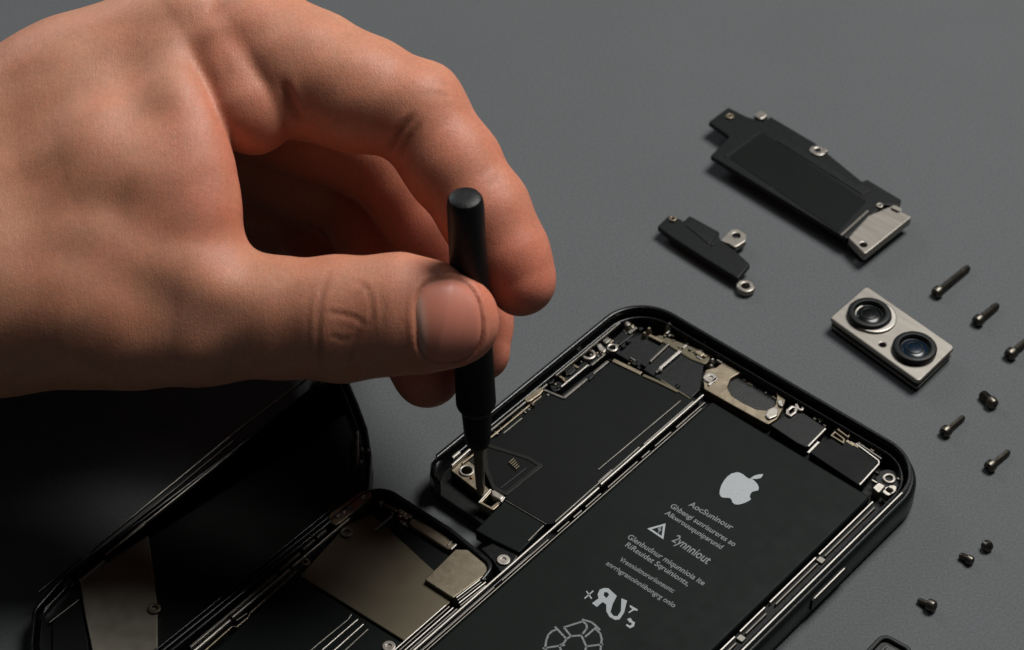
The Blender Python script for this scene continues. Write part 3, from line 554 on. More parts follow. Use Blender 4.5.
cu2, cv2 = 44.6, -26.8
cam_t = thing('camera_module', 'rectangular silver twin-lens camera module with two round black lenses', 'camera module', cu2, cv2)
cs_ = lambda lp: at(lp, cu2, cv2)
cp_ = rin([(p[0], p[1], .9) for p in cs_([(31.77, -23.32), (31.86, -36.12), (55.50, -33.09), (55.61, -20.04)])])
hole = cs_([(44.31, -23.98)])[0]
MB().plate([cp_, circ(hole, 0.65)], 2.7, 3.6, 0.28).build('plate', M['module_steel'], cam_t)
MB().plate(inset(cp_, 0.35), 0.0, 2.75, 0.15).build('body', M['plastic'], cam_t)
MB().plate([inset(cp_, 0.15), inset(cp_, 0.8)], 1.0, 1.5, 0.1).build('body_seam', M['dull_edge'], cam_t)
for k, q in enumerate(cs_([(37.63, -28.81), (50.04, -26.71)])):
    ln = MB().lathe(q[0], q[1], [(4.3, 3.5), (4.45, 3.9), (4.45, 4.6), (4.2, 4.95), (3.85, 5.08), (3.25, 5.0), (3.0, 4.65), (2.85, 4.1), (1.9, 3.75)], 40).build('lens', M['plastic'], cam_t)
    gl = MB().lathe(q[0], q[1], [(2.85, 3.9), (2.5, 4.14), (1.8, 4.34), (0.9, 4.45), (0.2, 4.47)], 32).build('lens_glass', M['lens_glass'] if k == 0 else M['blue_glass'], ln)
    MB().ring(q[0], q[1], 1.5, 1.75, 4.2, 4.5, 32, 0.06).build('lens_trim', M['frame'], ln)
q = cs_([(38.47, -29.10)])[0]; MB().ring(q[0], q[1], 3.4, 4.75, 3.4, 4.2, 36, 0.3).build('lens_collar', M['edge'], cam_t)

# screws: head first, then the end of the shaft
def screw(head, tip, hr, sr, label):
    u, v = head
    t = thing('screw', label, 'screw', u, v, 0.0, 0.0, 'screws strewn on the table')
    d = Vector((tip[0] - u, -(tip[1] - v), 0)); L = d.length; d.normalize()
    zh = hr * 0.98; d3 = Vector((d.x, d.y, (sr - zh) / max(L, 1.0) * 0.98)).normalized()
    hr *= 1.08; sr *= 1.18
    hd = MB().lathe(0, 0, [(hr * 0.45, -hr * 0.75), (hr * 0.86, -hr * 0.55), (hr, -hr * 0.1), (hr, hr * 0.5), (hr * 0.7, hr * 0.75), (sr, hr * 0.85)], 20, d3, (0, 0, zh)).build('head', M['screw'], t)
    prof = []; n = max(3, int(L / 0.42))
    for k in range(n + 1):
        x = hr * 0.6 + (L - hr * 0.6) * k / n
        prof += [(sr * 1.03, x), (sr * 0.86, x + 0.2)] if k < n else [(sr * 0.8, x), (sr * 0.5, x + 0.15)]
    MB().lathe(0, 0, prof, 16, d3, (0, 0, zh)).build('shaft', M['screw'], t)
    MB().lathe(0, 0, [(hr * 0.34, -hr * 0.78), (hr * 0.30, -hr * 0.70)], 6, d3, (0, 0, zh)).build('socket', M['tray'], t)
    return t
for pts, hr, sr, label in (
    ([(42.72, -46.41), (43.12, -57.41)], 1.15, 0.66, 'longest dark screw, beside the upper right corner of the camera module'),
    ([(53.70, -44.84), (53.92, -51.73)], 1.15, 0.66, 'dark screw of middle length with thick shaft, second from the top'),
    ([(63.95, -40.93), (64.25, -48.12)], 1.2, 0.62, 'dark screw cut off by the right edge of the picture'),
    ([(68.65, -26.93), (65.66, -27.95)], 1.15, 0.85, 'stubby thick screw lying head to the lower right, below the cut off screw'),
    ([(66.06, -14.44), (66.30, -20.44)], 1.1, 0.52, 'dark slim screw nearest the rounded corner of the opened phone'),
    ([(77.55, -12.47), (77.95, -18.51)], 1.1, 0.52, 'slim dark screw to the right of the rounded phone corner, lower one of its pair'),
    ([(88.13, 4.76), (87.37, 4.39)], 1.0, 0.5, 'tiniest screw, just a round head standing up'),
    ([(87.55, 9.63), (85.48, 9.67)], 0.85, 0.62, 'short dark screw right beside the tiniest one'),
    ([(88.33, 23.48), (85.63, 23.58)], 1.1, 0.5, 'short screw with shiny round head, lowest of all')):
    screw(pts[0], pts[1], hr, sr, label)

ku, kv = 90.0, 40.0
fr = thing('black_gasket', 'corner of a small rounded black frame at the bottom edge of the picture', 'phone part', ku, kv)
ko = rin([(p[0] - ku, p[1] - kv, 2.0) for p in ((85.3, 34.4), (92.2, 33.9), (93.0, 60), (85.6, 60))])
MB().plate([ko, inset(ko, 0.9)], 0.0, 1.5, 0.25).build('rim', M['plastic'], fr)
MB().plate(inset(ko, 0.8), 0.0, 0.7, 0).build('inner_plate', M['film'], fr)
q = [(p[0] * 0.55, p[1] * 0.55 - 3) for p in ko]; MB().plate([inset(ko, 1.7), inset(ko, 2.4)], 0.6, 1.1, 0.15).build('inner_ring', M['frame'], fr)

# ------------------------------------------------------------------ the driver
# ---------------------------------------------------------------- the hand as a signed distance field (mm, world axes)
FWD = np.array([0.0, 0.7177, -0.6963])                 # direction the nail side of the thumb turns away from
def seg(P, a, b, squash=None):
    """rounded cone from a to b (x, y, z, r)"""
    A = np.array(a[:3]); B = np.array(b[:3]); ba = B - A
    q = P - A
    t = np.clip(q @ ba / (ba @ ba), 0, 1)
    v = q - t[:, None] * ba
    if squash is not None:
        n, s = squash
        v = v + np.outer((v @ n) * (s - 1), n)
    return np.sqrt((v * v).sum(1)) - (a[3] + (b[3] - a[3]) * t)
def smin(a, b, k):
    if a is None or b is None: return b if a is None else a
    h = np.clip(0.5 + 0.5 * (b - a) / k, 0, 1)
    return b + (a - b) * h - k * h * (1 - h)
def far(P, a, b):
    """True when every point of P is well away from the cone: it cannot matter there"""
    r = max(a[3], b[3]) + 16.0
    lo = np.minimum(a[:3], b[:3]) - r; hi = np.maximum(a[:3], b[:3]) + r
    return bool((P.max(0) < lo).any() or (P.min(0) > hi).any())
def chain(P, pts, k, squash=None):
    d = None
    for a, b in zip(pts[:-1], pts[1:]):
        if not far(P, a, b): d = smin(d, seg(P, a, b, squash), k)
    return d

THUMB = [(-62.48, -51.61, 51.27, 10.36), (-51.14, -51.97, 52.34, 10.16), (-40.60, -53.53, 53.61, 9.85), (-28.94, -55.45, 55.22, 10.13), (-18.94, -56.66, 57.56, 9.64), (-12.15, -57.85, 57.77, 8.27), (-8.95, -57.96, 56.94, 6.59)]
INDEX = [(-53.87, -2.34, 79.08, 9.34), (-45.11, -9.20, 78.47, 10.30), (-36.27, -15.69, 76.81, 11.09), (-27.44, -20.26, 76.40, 9.96), (-17.04, -24.02, 75.40, 8.87)]
INDEX2 = [(-16.70, -24.38, 75.03, 8.70), (-10.41, -31.33, 69.31, 8.24), (-4.67, -38.00, 63.87, 7.61)]
INDEX3 = [(-4.67, -38.00, 63.87, 7.61), (-0.69, -43.06, 58.65, 6.92), (1.56, -46.19, 55.42, 6.06)]
MIDDLE = [(-56.20, 0.49, 60.45, 10.79), (-37.59, -3.40, 56.45, 10.42), (-22.23, -10.12, 52.40, 9.26)]
MIDDLE2 = [(-22.23, -10.12, 52.40, 9.26), (-12.23, -26.17, 44.47, 8.03), (-6.86, -38.66, 38.77, 6.50), (-5.75, -44.10, 36.03, 5.39)]
RING = [(-62.44, 9.29, 43.67, 10.86), (-41.11, 4.56, 38.80, 10.08), (-28.96, -1.67, 35.25, 8.88)]
RING2 = [(-28.96, -1.67, 35.25, 8.88), (-21.77, -25.43, 33.74, 7.44), (-16.43, -38.88, 31.36, 6.76), (-15.45, -43.34, 29.64, 6.18)]
LITTLE = [(-68.70, 16.12, 27.74, 10.04), (-50.62, 11.93, 23.41, 9.24), (-39.23, 4.05, 21.04, 7.97)]
LITTLE2 = [(-39.23, 4.05, 21.04, 7.97), (-34.01, -16.57, 22.77, 6.92), (-31.51, -26.97, 23.54, 6.04)]
PALM = [
    [(-257.84, -23.62, 47.09, 32.87), (-167.76, -30.61, 48.51, 27.36), (-119.79, -35.06, 49.66, 26.03)],
    [(-119.79, -33.57, 51.20, 26.74), (-95.30, -22.86, 59.37, 18.63), (-78.28, -14.88, 67.59, 15.76), (-57.54, -5.95, 78.23, 11.79)],
    [(-118.62, -38.99, 51.36, 24.71), (-91.24, -43.88, 52.07, 18.53), (-73.21, -48.00, 52.13, 13.88), (-55.58, -51.01, 51.89, 10.01)],
    [(-123.77, -17.46, 39.08, 22.43), (-84.90, -0.28, 53.92, 15.97), (-63.94, 5.97, 63.23, 12.34)],
    [(-128.08, -9.00, 26.26, 21.28), (-88.43, 7.63, 36.22, 16.63), (-67.59, 12.20, 43.80, 12.08)],
    [(-130.96, -3.01, 18.08, 19.78), (-93.20, 13.44, 22.10, 16.95), (-72.02, 18.35, 27.17, 11.30)],
]
MUSCLE = [(-81.55, -32.23, 58.32, 15.53), (-69.65, -32.12, 66.34, 12.89), (-61.95, -35.23, 66.73, 10.38), (-57.16, -40.58, 64.08, 8.26)]
WEB = [(-59.28, -19.35, 78.78, 4.18), (-56.93, -25.34, 76.91, 4.15), (-54.58, -30.75, 74.21, 3.96), (-52.90, -35.35, 70.91, 3.78), (-52.31, -40.27, 66.55, 3.77), (-53.79, -46.01, 61.35, 4.11)]
BASE_PAD = [(-50.54, -12.75, 79.84, 7.40), (-45.44, -22.21, 74.40, 8.21)]
DRIVER_A = np.array((-7.72, -51.39, 79.36)); DRIVER_B = np.array((-5.79, -51.25, 4.97))
def body_sdf(P):
    d = None
    for ch in PALM: d = smin(d, chain(P, ch, 6.0), 9.0)
    d = smin(d, chain(P, MUSCLE, 4.0), 10.0)
    d = smin(d, chain(P, WEB, 5.0), 7.0)
    d = smin(d, chain(P, BASE_PAD, 3.0), 1.6)
    d = smin(d, chain(P, THUMB, 3.5, (FWD, 1.22)), 7.0)
    ix = smin(smin(chain(P, INDEX, 3.0), chain(P, INDEX2, 2.0), 2.2), chain(P, INDEX3, 2.5), 3.0)
    d = smin(d, ix, 1.0)
    for f1, f2 in ((MIDDLE, MIDDLE2), (RING, RING2), (LITTLE, LITTLE2)):
        d = smin(d, smin(chain(P, f1, 3.0), chain(P, f2, 3.0), 2.5), 1.6)
    return np.full(len(P), 14.0) if d is None else d
#STAGE2
# creases: (points on the skin, depth, half width) in mm
CREASES = [
    ([(-30.17, -54.02, 65.26), (-31.53, -57.70, 64.11), (-32.13, -60.79, 62.00), (-32.32, -63.26, 59.05), (-32.14, -64.92, 54.83), (-31.65, -65.02, 51.59)], 0.2, 0.5),
    ([(-26.17, -56.90, 65.43), (-24.27, -58.39, 65.45), (-23.38, -60.57, 64.54), (-23.03, -62.87, 62.61), (-24.22, -63.85, 60.80)], 0.15, 0.45),
    ([(-24.89, -63.55, 60.96), (-25.94, -64.40, 59.01), (-26.86, -65.21, 56.30), (-27.49, -65.51, 53.52)], 0.18, 0.45),
    ([(-26.59, -59.93, 63.93), (-25.09, -59.02, 64.90), (-23.92, -58.63, 65.45)], 0.12, 0.4),
    ([(-31.12, -60.96, 62.16), (-28.59, -61.49, 62.21), (-25.89, -62.34, 62.10), (-24.21, -63.48, 61.36)], 0.16, 0.45),
    ([(-30.29, -63.56, 59.35), (-28.29, -64.15, 58.76), (-26.61, -64.16, 59.24)], 0.12, 0.45),
    ([(-21.89, -59.38, 65.69), (-21.18, -62.26, 63.86), (-21.36, -64.34, 61.27)], 0.08, 0.6),
    ([(-33.45, -56.44, 64.08), (-34.01, -60.79, 61.30), (-33.77, -64.09, 56.35)], 0.08, 0.6),
    ([(-21.50, -32.42, 73.15), (-20.16, -33.08, 76.14), (-18.38, -32.81, 78.78), (-16.65, -31.76, 80.75)], 0.45, 0.65),
    ([(-19.93, -33.54, 72.52), (-18.25, -34.04, 76.04), (-16.84, -33.48, 78.22), (-15.46, -32.39, 79.96)], 0.3, 0.7),
    ([(-14.81, -27.74, 83.61), (-12.31, -26.05, 83.15), (-10.29, -25.80, 81.65)], 0.08, 0.7),
    ([(-15.97, -29.64, 82.75), (-13.62, -28.44, 82.87), (-10.93, -28.02, 81.46)], 0.06, 0.7),
    ([(-5.78, -39.37, 72.99), (-4.42, -38.10, 73.25), (-3.41, -36.97, 73.18)], 0.08, 0.7),
    ([(-4.41, -40.50, 72.17), (-2.89, -39.10, 72.31), (-1.71, -37.76, 72.06)], 0.08, 0.7),
    ([(-79.41, -46.18, 71.29), (-70.10, -49.21, 68.59), (-60.88, -52.13, 65.34), (-49.89, -55.54, 62.54), (-37.14, -58.33, 61.96)], -0.9, 4.5),
    ([(-65.61, -57.96, 62.06), (-57.37, -59.87, 58.79), (-47.38, -61.30, 56.43)], 0.5, 5.0),
    ([(-53.95, -21.02, 81.82), (-62.03, -26.24, 81.56), (-71.54, -33.09, 80.52), (-83.26, -39.52, 74.89)], -0.5, 3.5),
    ([(-39.38, -25.27, 82.97), (-38.59, -26.67, 80.60), (-37.66, -27.51, 78.21), (-36.61, -27.89, 75.42)], 0.5, 0.9),
    ([(-78.35, -62.51, 55.98), (-74.61, -63.22, 51.93), (-70.11, -62.75, 47.84)], 0.14, 1.3),
    ([(-73.37, -62.91, 55.19), (-70.39, -63.19, 51.90), (-67.23, -63.13, 50.16)], 0.1, 1.0),
    ([(-50.03, -19.59, 84.63), (-49.23, -21.95, 83.41), (-48.62, -24.24, 82.16)], 0.06, 0.8),
]
# thumb nail: centre, direction of the tip and across, both read off the skin
NAIL_C = np.array([(-10.10, -63.61, 61.95)][0])
NAIL_TIP = np.array([(-4.17, -61.07, 60.18)][0]) - np.array([(-15.39, -64.27, 61.90)][0])
NAIL_UP = np.array([(-10.29, -58.81, 65.61)][0]) - np.array([(-10.02, -65.48, 55.39)][0])
def poly_dist(P, pts):
    """distance to a polyline and a weight that fades towards its two ends"""
    d = None; n = len(pts) - 1
    for k in range(n):
        A = np.array(pts[k]); ba = np.array(pts[k + 1]) - A; q = P - A
        t = np.clip(q @ ba / (ba @ ba), 0, 1); e = np.sqrt(((q - t[:, None] * ba) ** 2).sum(1)); s = (k + t) / n
        if d is None: d, f = e, s
        else: f = np.where(e < d, s, f); d = np.minimum(d, e)
    return d, np.clip(5.0 * f * (1 - f) + 0.12, 0, 1)
def hand_sdf(P):
    d = body_sdf(P)
    near = np.abs(d) < 2.5
    if near.any():
        Q = P[near]; add = np.zeros(len(Q))
        for pts, dep, w in CREASES:
            pa = np.array(pts); e = 4 * w + 1; m = ((Q > pa.min(0) - e) & (Q < pa.max(0) + e)).all(1)
            if m.any():
                r, f = poly_dist(Q[m], pts)
                add[m] += dep * f * (np.exp(-(r / w) ** 2) - (0.35 * np.exp(-((r - 2.0 * w) / w) ** 2) if dep > 0 else 0.0))
        # slight unevenness of flesh
        s = np.sin(Q @ np.array([[.55, .21, -.38], [-.33, .62, .29], [.24, -.47, .71]]) + np.array([.3, 1.1, 2.0]))
        add += 0.05 * (s[:, 0] * s[:, 1] + s[:, 1] * s[:, 2])
        # a shallow trough round the nail
        v = Q - NAIL_C
        a = v @ NX / NAIL_A; b = v @ NY / NAIL_B
        rr = (np.abs(a) ** 2.6 + np.abs(b) ** 2.6) ** (1 / 2.6)
        front = (v @ NN) > -6.0
        add += np.where(front, 0.42 * np.exp(-((rr - 1.0) / 0.075) ** 2) - 0.28 * np.exp(-((rr - 1.16) / 0.10) ** 2) + 0.25 / (1 + np.exp((rr - 0.98) / 0.02)), 0.0)
        d[near] += add
    # the skin gives way round the driver it holds
    dr = seg(P, tuple(DRIVER_A) + (3.1,), tuple(DRIVER_B) + (3.95,))
    return np.maximum(d, -dr)
NX = NAIL_TIP / np.linalg.norm(NAIL_TIP)
NY = NAIL_UP - NX * (NAIL_UP @ NX); NY /= np.linalg.norm(NY)
NN = np.cross(NX, NY)
if NN @ FWD > 0: NN = -NN
NAIL_A = 5.5; NAIL_B = 6.9
def surface_net(sdf, lo, hi, h, block=8):
    """quads of the zero surface, looking only at blocks near it"""
    n = np.ceil((np.array(hi) - np.array(lo)) / (h * block)).astype(int) * block + 1
    lo = np.array(lo, float)
    vol = np.full(tuple(n), 9.0, np.float32)
    nb = (n - 1) // block
    bi = np.stack(np.meshgrid(*[np.arange(k) for k in nb], indexing='ij'), -1).reshape(-1, 3)
    cen = lo + (bi * block + block / 2) * h
    dc = np.concatenate([sdf(c) for c in np.array_split(cen, max(1, len(cen) // 2000))])
    half = block * h * 0.5 * 1.7321 * 1.35 + 0.8
    g = np.arange(block + 1)
    off = np.stack(np.meshgrid(g, g, g, indexing='ij'), -1).reshape(-1, 3)
    for b in bi[dc < -half]:
        s = b * block
        vol[s[0]:s[0] + block + 1, s[1]:s[1] + block + 1, s[2]:s[2] + block + 1] = -9.0
    act = bi[np.abs(dc) <= half]
    act = act[np.lexsort((act[:, 2], act[:, 1], act[:, 0], act[:, 2] // 6, act[:, 1] // 6, act[:, 0] // 6))]
    for part in np.array_split(act, max(1, len(act) // 60)):
        idx = (part[:, None, :] * block + off[None]).reshape(-1, 3)
        v = sdf(lo + idx * h)
        vol[idx[:, 0], idx[:, 1], idx[:, 2]] = v
    ins = vol < 0
    nx, ny, nz = n - 1
    c8 = [(i, j, k) for i in (0, 1) for j in (0, 1) for k in (0, 1)]
    cnt = sum(ins[i:nx + i, j:ny + j, k:nz + k].astype(np.int8) for i, j, k in c8)
    cells = np.argwhere((cnt > 0) & (cnt < 8))
    vid = np.full((nx, ny, nz), -1, np.int32)
    vid[cells[:, 0], cells[:, 1], cells[:, 2]] = np.arange(len(cells))
    val = np.stack([vol[cells[:, 0] + i, cells[:, 1] + j, cells[:, 2] + k] for i, j, k in c8], 1)
    acc = np.zeros((len(cells), 3)); num = np.zeros(len(cells))
    C8 = np.array(c8, float)
    for a in range(8):
        for b in range(a + 1, 8):
            if np.abs(C8[a] - C8[b]).sum() != 1: continue
            m = (val[:, a] < 0) != (val[:, b] < 0)
            t = val[m, a] / (val[m, a] - val[m, b])
            acc[m] += C8[a] + (C8[b] - C8[a]) * t[:, None]; num[m] += 1
    verts = lo + (cells + acc / num[:, None]) * h
    faces = []
    for ax in range(3):
        u, w = (ax + 1) % 3, (ax + 2) % 3
        s0 = [slice(None)] * 3; s1 = [slice(None)] * 3
        s0[ax] = slice(0, -1); s1[ax] = slice(1, None)
        A = ins[tuple(s0)]; B = ins[tuple(s1)]
        e = np.argwhere(A != B)
        e = e[(e[:, u] > 0) & (e[:, w] > 0) & (e[:, u] < n[u] - 1) & (e[:, w] < n[w] - 1)]
        du = np.zeros(3, int); du[u] = 1; dw = np.zeros(3, int); dw[w] = 1
        q = np.stack([vid[tuple((e - du - dw).T)], vid[tuple((e - dw).T)], vid[tuple(e.T)], vid[tuple((e - du).T)]], 1)
        flip = ~A[tuple(e.T)]
        q[flip] = q[flip][:, ::-1]
        faces.append(q)
    return verts, np.concatenate(faces)

def skin_material():
    m = bpy.data.materials.new('skin'); m.use_nodes = True
    nt = m.node_tree; N = nt.nodes; Lk = nt.links; b = N['Principled BSDF']
    tc = N.new('ShaderNodeTexCoord'); mp = N.new('ShaderNodeMapping'); mp.inputs['Scale'].default_value = (1000, 1000, 1000)
    Lk.new(tc.outputs['Object'], mp.inputs['Vector'])
    at_ = N.new('ShaderNodeAttribute'); at_.attribute_name = 'tint'
    n1 = N.new('ShaderNodeTexNoise'); n1.inputs['Scale'].default_value = 0.16; n1.inputs['Detail'].default_value = 5; n1.inputs['Roughness'].default_value = 0.65
    n2 = N.new('ShaderNodeTexNoise'); n2.inputs['Scale'].default_value = 1.3; n2.inputs['Detail'].default_value = 4
    vo = N.new('ShaderNodeTexVoronoi'); vo.feature = 'DISTANCE_TO_EDGE'; vo.inputs['Scale'].default_value = 2.5; vo.inputs['Randomness'].default_value = 1.0
    st = N.new('ShaderNodeMapping'); st.inputs['Scale'].default_value = (1.0, 0.65, 0.65); st.inputs['Rotation'].default_value = (0, 0, 0.5)
    wv = N.new('ShaderNodeTexNoise'); wv.inputs['Scale'].default_value = 0.9; wv.inputs['Detail'].default_value = 2
    wm = N.new('ShaderNodeVectorMath'); wm.operation = 'MULTIPLY_ADD'; wm.inputs[1].default_value = (0.8, 0.8, 0.8)
    for n in (n1, n2, wv): Lk.new(mp.outputs['Vector'], n.inputs['Vector'])
    Lk.new(mp.outputs['Vector'], st.inputs['Vector']); Lk.new(wv.outputs['Color'], wm.inputs[0]); Lk.new(st.outputs['Vector'], wm.inputs[2]); Lk.new(wm.outputs['Vector'], vo.inputs['Vector'])
    r1 = N.new('ShaderNodeMapRange'); r1.inputs['From Min'].default_value = 0.3; r1.inputs['From Max'].default_value = 0.7; r1.inputs['To Min'].default_value = 0.92; r1.inputs['To Max'].default_value = 1.07
    r2 = N.new('ShaderNodeMapRange'); r2.inputs['From Min'].default_value = 0.3; r2.inputs['From Max'].default_value = 0.7; r2.inputs['To Min'].default_value = 0.93; r2.inputs['To Max'].default_value = 1.07
    r3 = N.new('ShaderNodeMapRange'); r3.inputs['From Max'].default_value = 0.14; r3.inputs['To Min'].default_value = 0.90; r3.inputs['To Max'].default_value = 1.0
    Lk.new(n1.outputs['Fac'], r1.inputs['Value']); Lk.new(n2.outputs['Fac'], r2.inputs['Value']); Lk.new(vo.outputs['Distance'], r3.inputs['Value'])
    m1 = N.new('ShaderNodeMath'); m1.operation = 'MULTIPLY'; Lk.new(r1.outputs['Result'], m1.inputs[0]); Lk.new(r2.outputs['Result'], m1.inputs[1])
    m2 = N.new('ShaderNodeMath'); m2.operation = 'MULTIPLY'; Lk.new(m1.outputs['Value'], m2.inputs[0]); Lk.new(r3.outputs['Result'], m2.inputs[1])
    sc_ = N.new('ShaderNodeVectorMath'); sc_.operation = 'SCALE'; Lk.new(at_.outputs['Color'], sc_.inputs[0]); Lk.new(m2.outputs['Value'], sc_.inputs['Scale'])
    n5 = N.new('ShaderNodeTexNoise'); n5.inputs['Scale'].default_value = 0.11; n5.inputs['Detail'].default_value = 5; n5.inputs['Roughness'].default_value = 0.6
    Lk.new(mp.outputs['Vector'], n5.inputs['Vector'])
    r5 = N.new('ShaderNodeMapRange'); r5.inputs['From Min'].default_value = 0.38; r5.inputs['From Max'].default_value = 0.66; Lk.new(n5.outputs['Fac'], r5.inputs['Value'])
    hue = N.new('ShaderNodeVectorMath'); hue.operation = 'MULTIPLY'; hue.inputs[1].default_value = (1.04, 0.93, 0.91); Lk.new(sc_.outputs['Vector'], hue.inputs[0])
    mx = N.new('ShaderNodeMix'); mx.data_type = 'VECTOR'; Lk.new(r5.outputs['Result'], mx.inputs['Factor']); Lk.new(sc_.outputs['Vector'], mx.inputs[4]); Lk.new(hue.outputs['Vector'], mx.inputs[5])
    Lk.new(mx.outputs[1], b.inputs['Base Color'])
    b.inputs['Roughness'].default_value = 0.5; b.inputs['Specular IOR Level'].default_value = 0.38
    b.inputs['Subsurface Weight'].default_value = 0.35; b.inputs['Subsurface Radius'].default_value = (1.0, 0.36, 0.2); b.inputs['Subsurface Scale'].default_value = 1.6 * K
    mr = N.new('ShaderNodeMapRange'); mr.inputs['From Max'].default_value = 0.2; Lk.new(vo.outputs['Distance'], mr.inputs['Value'])
    s2 = N.new('ShaderNodeMapping'); s2.inputs['Scale'].default_value = (2.1, 0.42, 0.42); s2.inputs['Rotation'].default_value = (0.0, 0.35, 0.3)
    n4 = N.new('ShaderNodeTexNoise'); n4.inputs['Scale'].default_value = 1.05; n4.inputs['Detail'].default_value = 5; n4.inputs['Roughness'].default_value = 0.62; n4.inputs['Distortion'].default_value = 0.6
    Lk.new(mp.outputs['Vector'], s2.inputs['Vector']); Lk.new(s2.outputs['Vector'], n4.inputs['Vector'])
    bp2 = N.new('ShaderNodeBump'); bp2.inputs['Distance'].default_value = 0.09 * K; bp2.inputs['Strength'].default_value = 0.7
    Lk.new(n4.outputs['Fac'], bp2.inputs['Height'])
    ad = N.new('ShaderNodeMath'); ad.operation = 'MULTIPLY_ADD'; ad.inputs[1].default_value = 0.8; Lk.new(n2.outputs['Fac'], ad.inputs[0]); Lk.new(mr.outputs['Result'], ad.inputs[2])
    bp = N.new('ShaderNodeBump'); bp.inputs['Distance'].default_value = 0.02 * K; bp.inputs['Strength'].default_value = 0.9; Lk.new(bp2.outputs['Normal'], bp.inputs['Normal'])
    Lk.new(ad.outputs['Value'], bp.inputs['Height']); Lk.new(bp.outputs['Normal'], b.inputs['Normal'])
    return m

def hand():
    pts = np.array([p[:3] for c in PALM + [THUMB, INDEX, LITTLE2, RING2, MIDDLE2] for p in c])
    V, Fc = surface_net(hand_sdf, pts.min(0) - 36, pts.max(0) + 20, VOX)
    me = bpy.data.meshes.new('person')
    me.from_pydata((V * K).tolist(), [], Fc.tolist())
    me.polygons.foreach_set('use_smooth', [True] * len(me.polygons))
    # pigment: redder fingertips, knuckles and web, browner back of the hand
    base = np.array([0.545, 0.250, 0.152]); red = np.array([0.63, 0.205, 0.130]); brown = np.array([0.45, 0.218, 0.122])
    col = np.tile(base, (len(V), 1))
    def blend(c, w):
        nonlocal col
        w = np.clip(w, 0, 1)[:, None]; col = col * (1 - w) + c * w
    def near(p, r): return np.exp(-(((V - np.array(p[:3])) ** 2).sum(1)) / r ** 2)
    for p in PALM[0][1:] + PALM[1][:2] + PALM[2][:2]: blend(brown, 0.55 * near(p, 26))
    for p, r, w in ((INDEX3[-1], 15, .75), (INDEX3[1], 12, .5), (INDEX2[1], 11, .5), (INDEX2[0], 11, .35), (MIDDLE2[-1], 16, .6), (RING2[-1], 16, .7), (RING2[1], 20, .7), (MIDDLE2[1], 20, .7), (THUMB[-1], 13, .6), (WEB[3], 9, .55), (WEB[4], 9, .55), (BASE_PAD[1], 12, .5), (INDEX[1], 12, .4), (THUMB[3], 9, .25)):
        blend(red, w * near(p, r))
    cr = np.zeros(len(V))  # shade in the creases and round the nail, darkened into the tint
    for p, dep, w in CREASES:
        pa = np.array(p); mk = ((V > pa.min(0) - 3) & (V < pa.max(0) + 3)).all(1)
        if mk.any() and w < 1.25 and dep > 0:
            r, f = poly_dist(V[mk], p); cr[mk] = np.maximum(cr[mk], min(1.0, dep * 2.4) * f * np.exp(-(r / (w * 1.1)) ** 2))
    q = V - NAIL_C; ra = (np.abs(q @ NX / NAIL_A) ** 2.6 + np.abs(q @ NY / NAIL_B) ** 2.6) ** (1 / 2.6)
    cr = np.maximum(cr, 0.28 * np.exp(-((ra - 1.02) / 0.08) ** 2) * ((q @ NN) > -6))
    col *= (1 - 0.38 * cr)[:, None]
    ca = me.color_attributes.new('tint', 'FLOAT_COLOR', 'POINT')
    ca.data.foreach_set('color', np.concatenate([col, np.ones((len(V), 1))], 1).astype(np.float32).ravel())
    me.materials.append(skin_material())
    o = bpy.data.objects.new('person', me); COL.objects.link(o)
    o['label'] = 'bare hand and forearm reaching in from the left, pinching a black driver over the phone'
    o['category'] = 'person'
    # thumb nail: a thin curved plate lying in the nail bed
    nu, nv = 28, 28; vs = []; fs = []; tone = []
    for j in range(nv + 1):
        for i in range(nu + 1):
            x = 2 * i / nu - 1; y = 2 * j / nv - 1
            # square to superellipse
            rr = max(abs(x), abs(y)); q = (abs(x) ** 2.6 + abs(y) ** 2.6) ** (1 / 2.6)
            s = rr / q if q > 1e-6 else 0.0
            a, c = x * s * 0.985, y * s * 0.985
            vs.append((a, c, rr)); tone.append(a)
    P0 = NAIL_C + np.outer([p[0] * NAIL_A for p in vs], NX) + np.outer([p[1] * NAIL_B for p in vs], NY)
    lo_ = np.full(len(P0), -4.0); hi_ = np.full(len(P0), 9.0)         # march along the nail's normal onto the skin
    for _ in range(26):
        mid = (lo_ + hi_) / 2; d = body_sdf(P0 - mid[:, None] * NN[None])
        inside = d < 0; hi_ = np.where(inside, mid, hi_); lo_ = np.where(inside, lo_, mid)
    rr = np.array([p[2] for p in vs]); aa = np.array([p[0] for p in vs])
    lift = 0.20 - 0.42 * np.clip((rr - 0.86) / 0.14, 0, 1) ** 2 + 0.12 * np.clip((aa - 0.55) / 0.45, 0, 1)
    P = P0 - lo_[:, None] * NN[None] + lift[:, None] * NN[None]
    for j in range(nv):
        for i in range(nu):
            k = j * (nu + 1) + i; fs.append((k, k + 1, k + nu + 2, k + nu + 1))
    nm = bpy.data.meshes.new('thumb_nail'); nm.from_pydata((P * K).tolist(), [], fs)
    nm.polygons.foreach_set('use_smooth', [True] * len(nm.polygons))
    ca = nm.color_attributes.new('tint', 'FLOAT_COLOR', 'POINT')
    pink = np.array([0.55, 0.200, 0.138]); pale = np.array([0.55, 0.37, 0.29])
    lun = np.clip(1 - ((aa + 1.0) / 0.34) ** 2 - 0.35 * np.array([p[1] for p in vs]) ** 2, 0, 1)[:, None]
    cn_ = pink * (1 - 0.8 * lun) + pale * 0.8 * lun
    ca.data.foreach_set('color', np.concatenate([cn_, np.ones((len(P), 1))], 1).astype(np.float32).ravel())
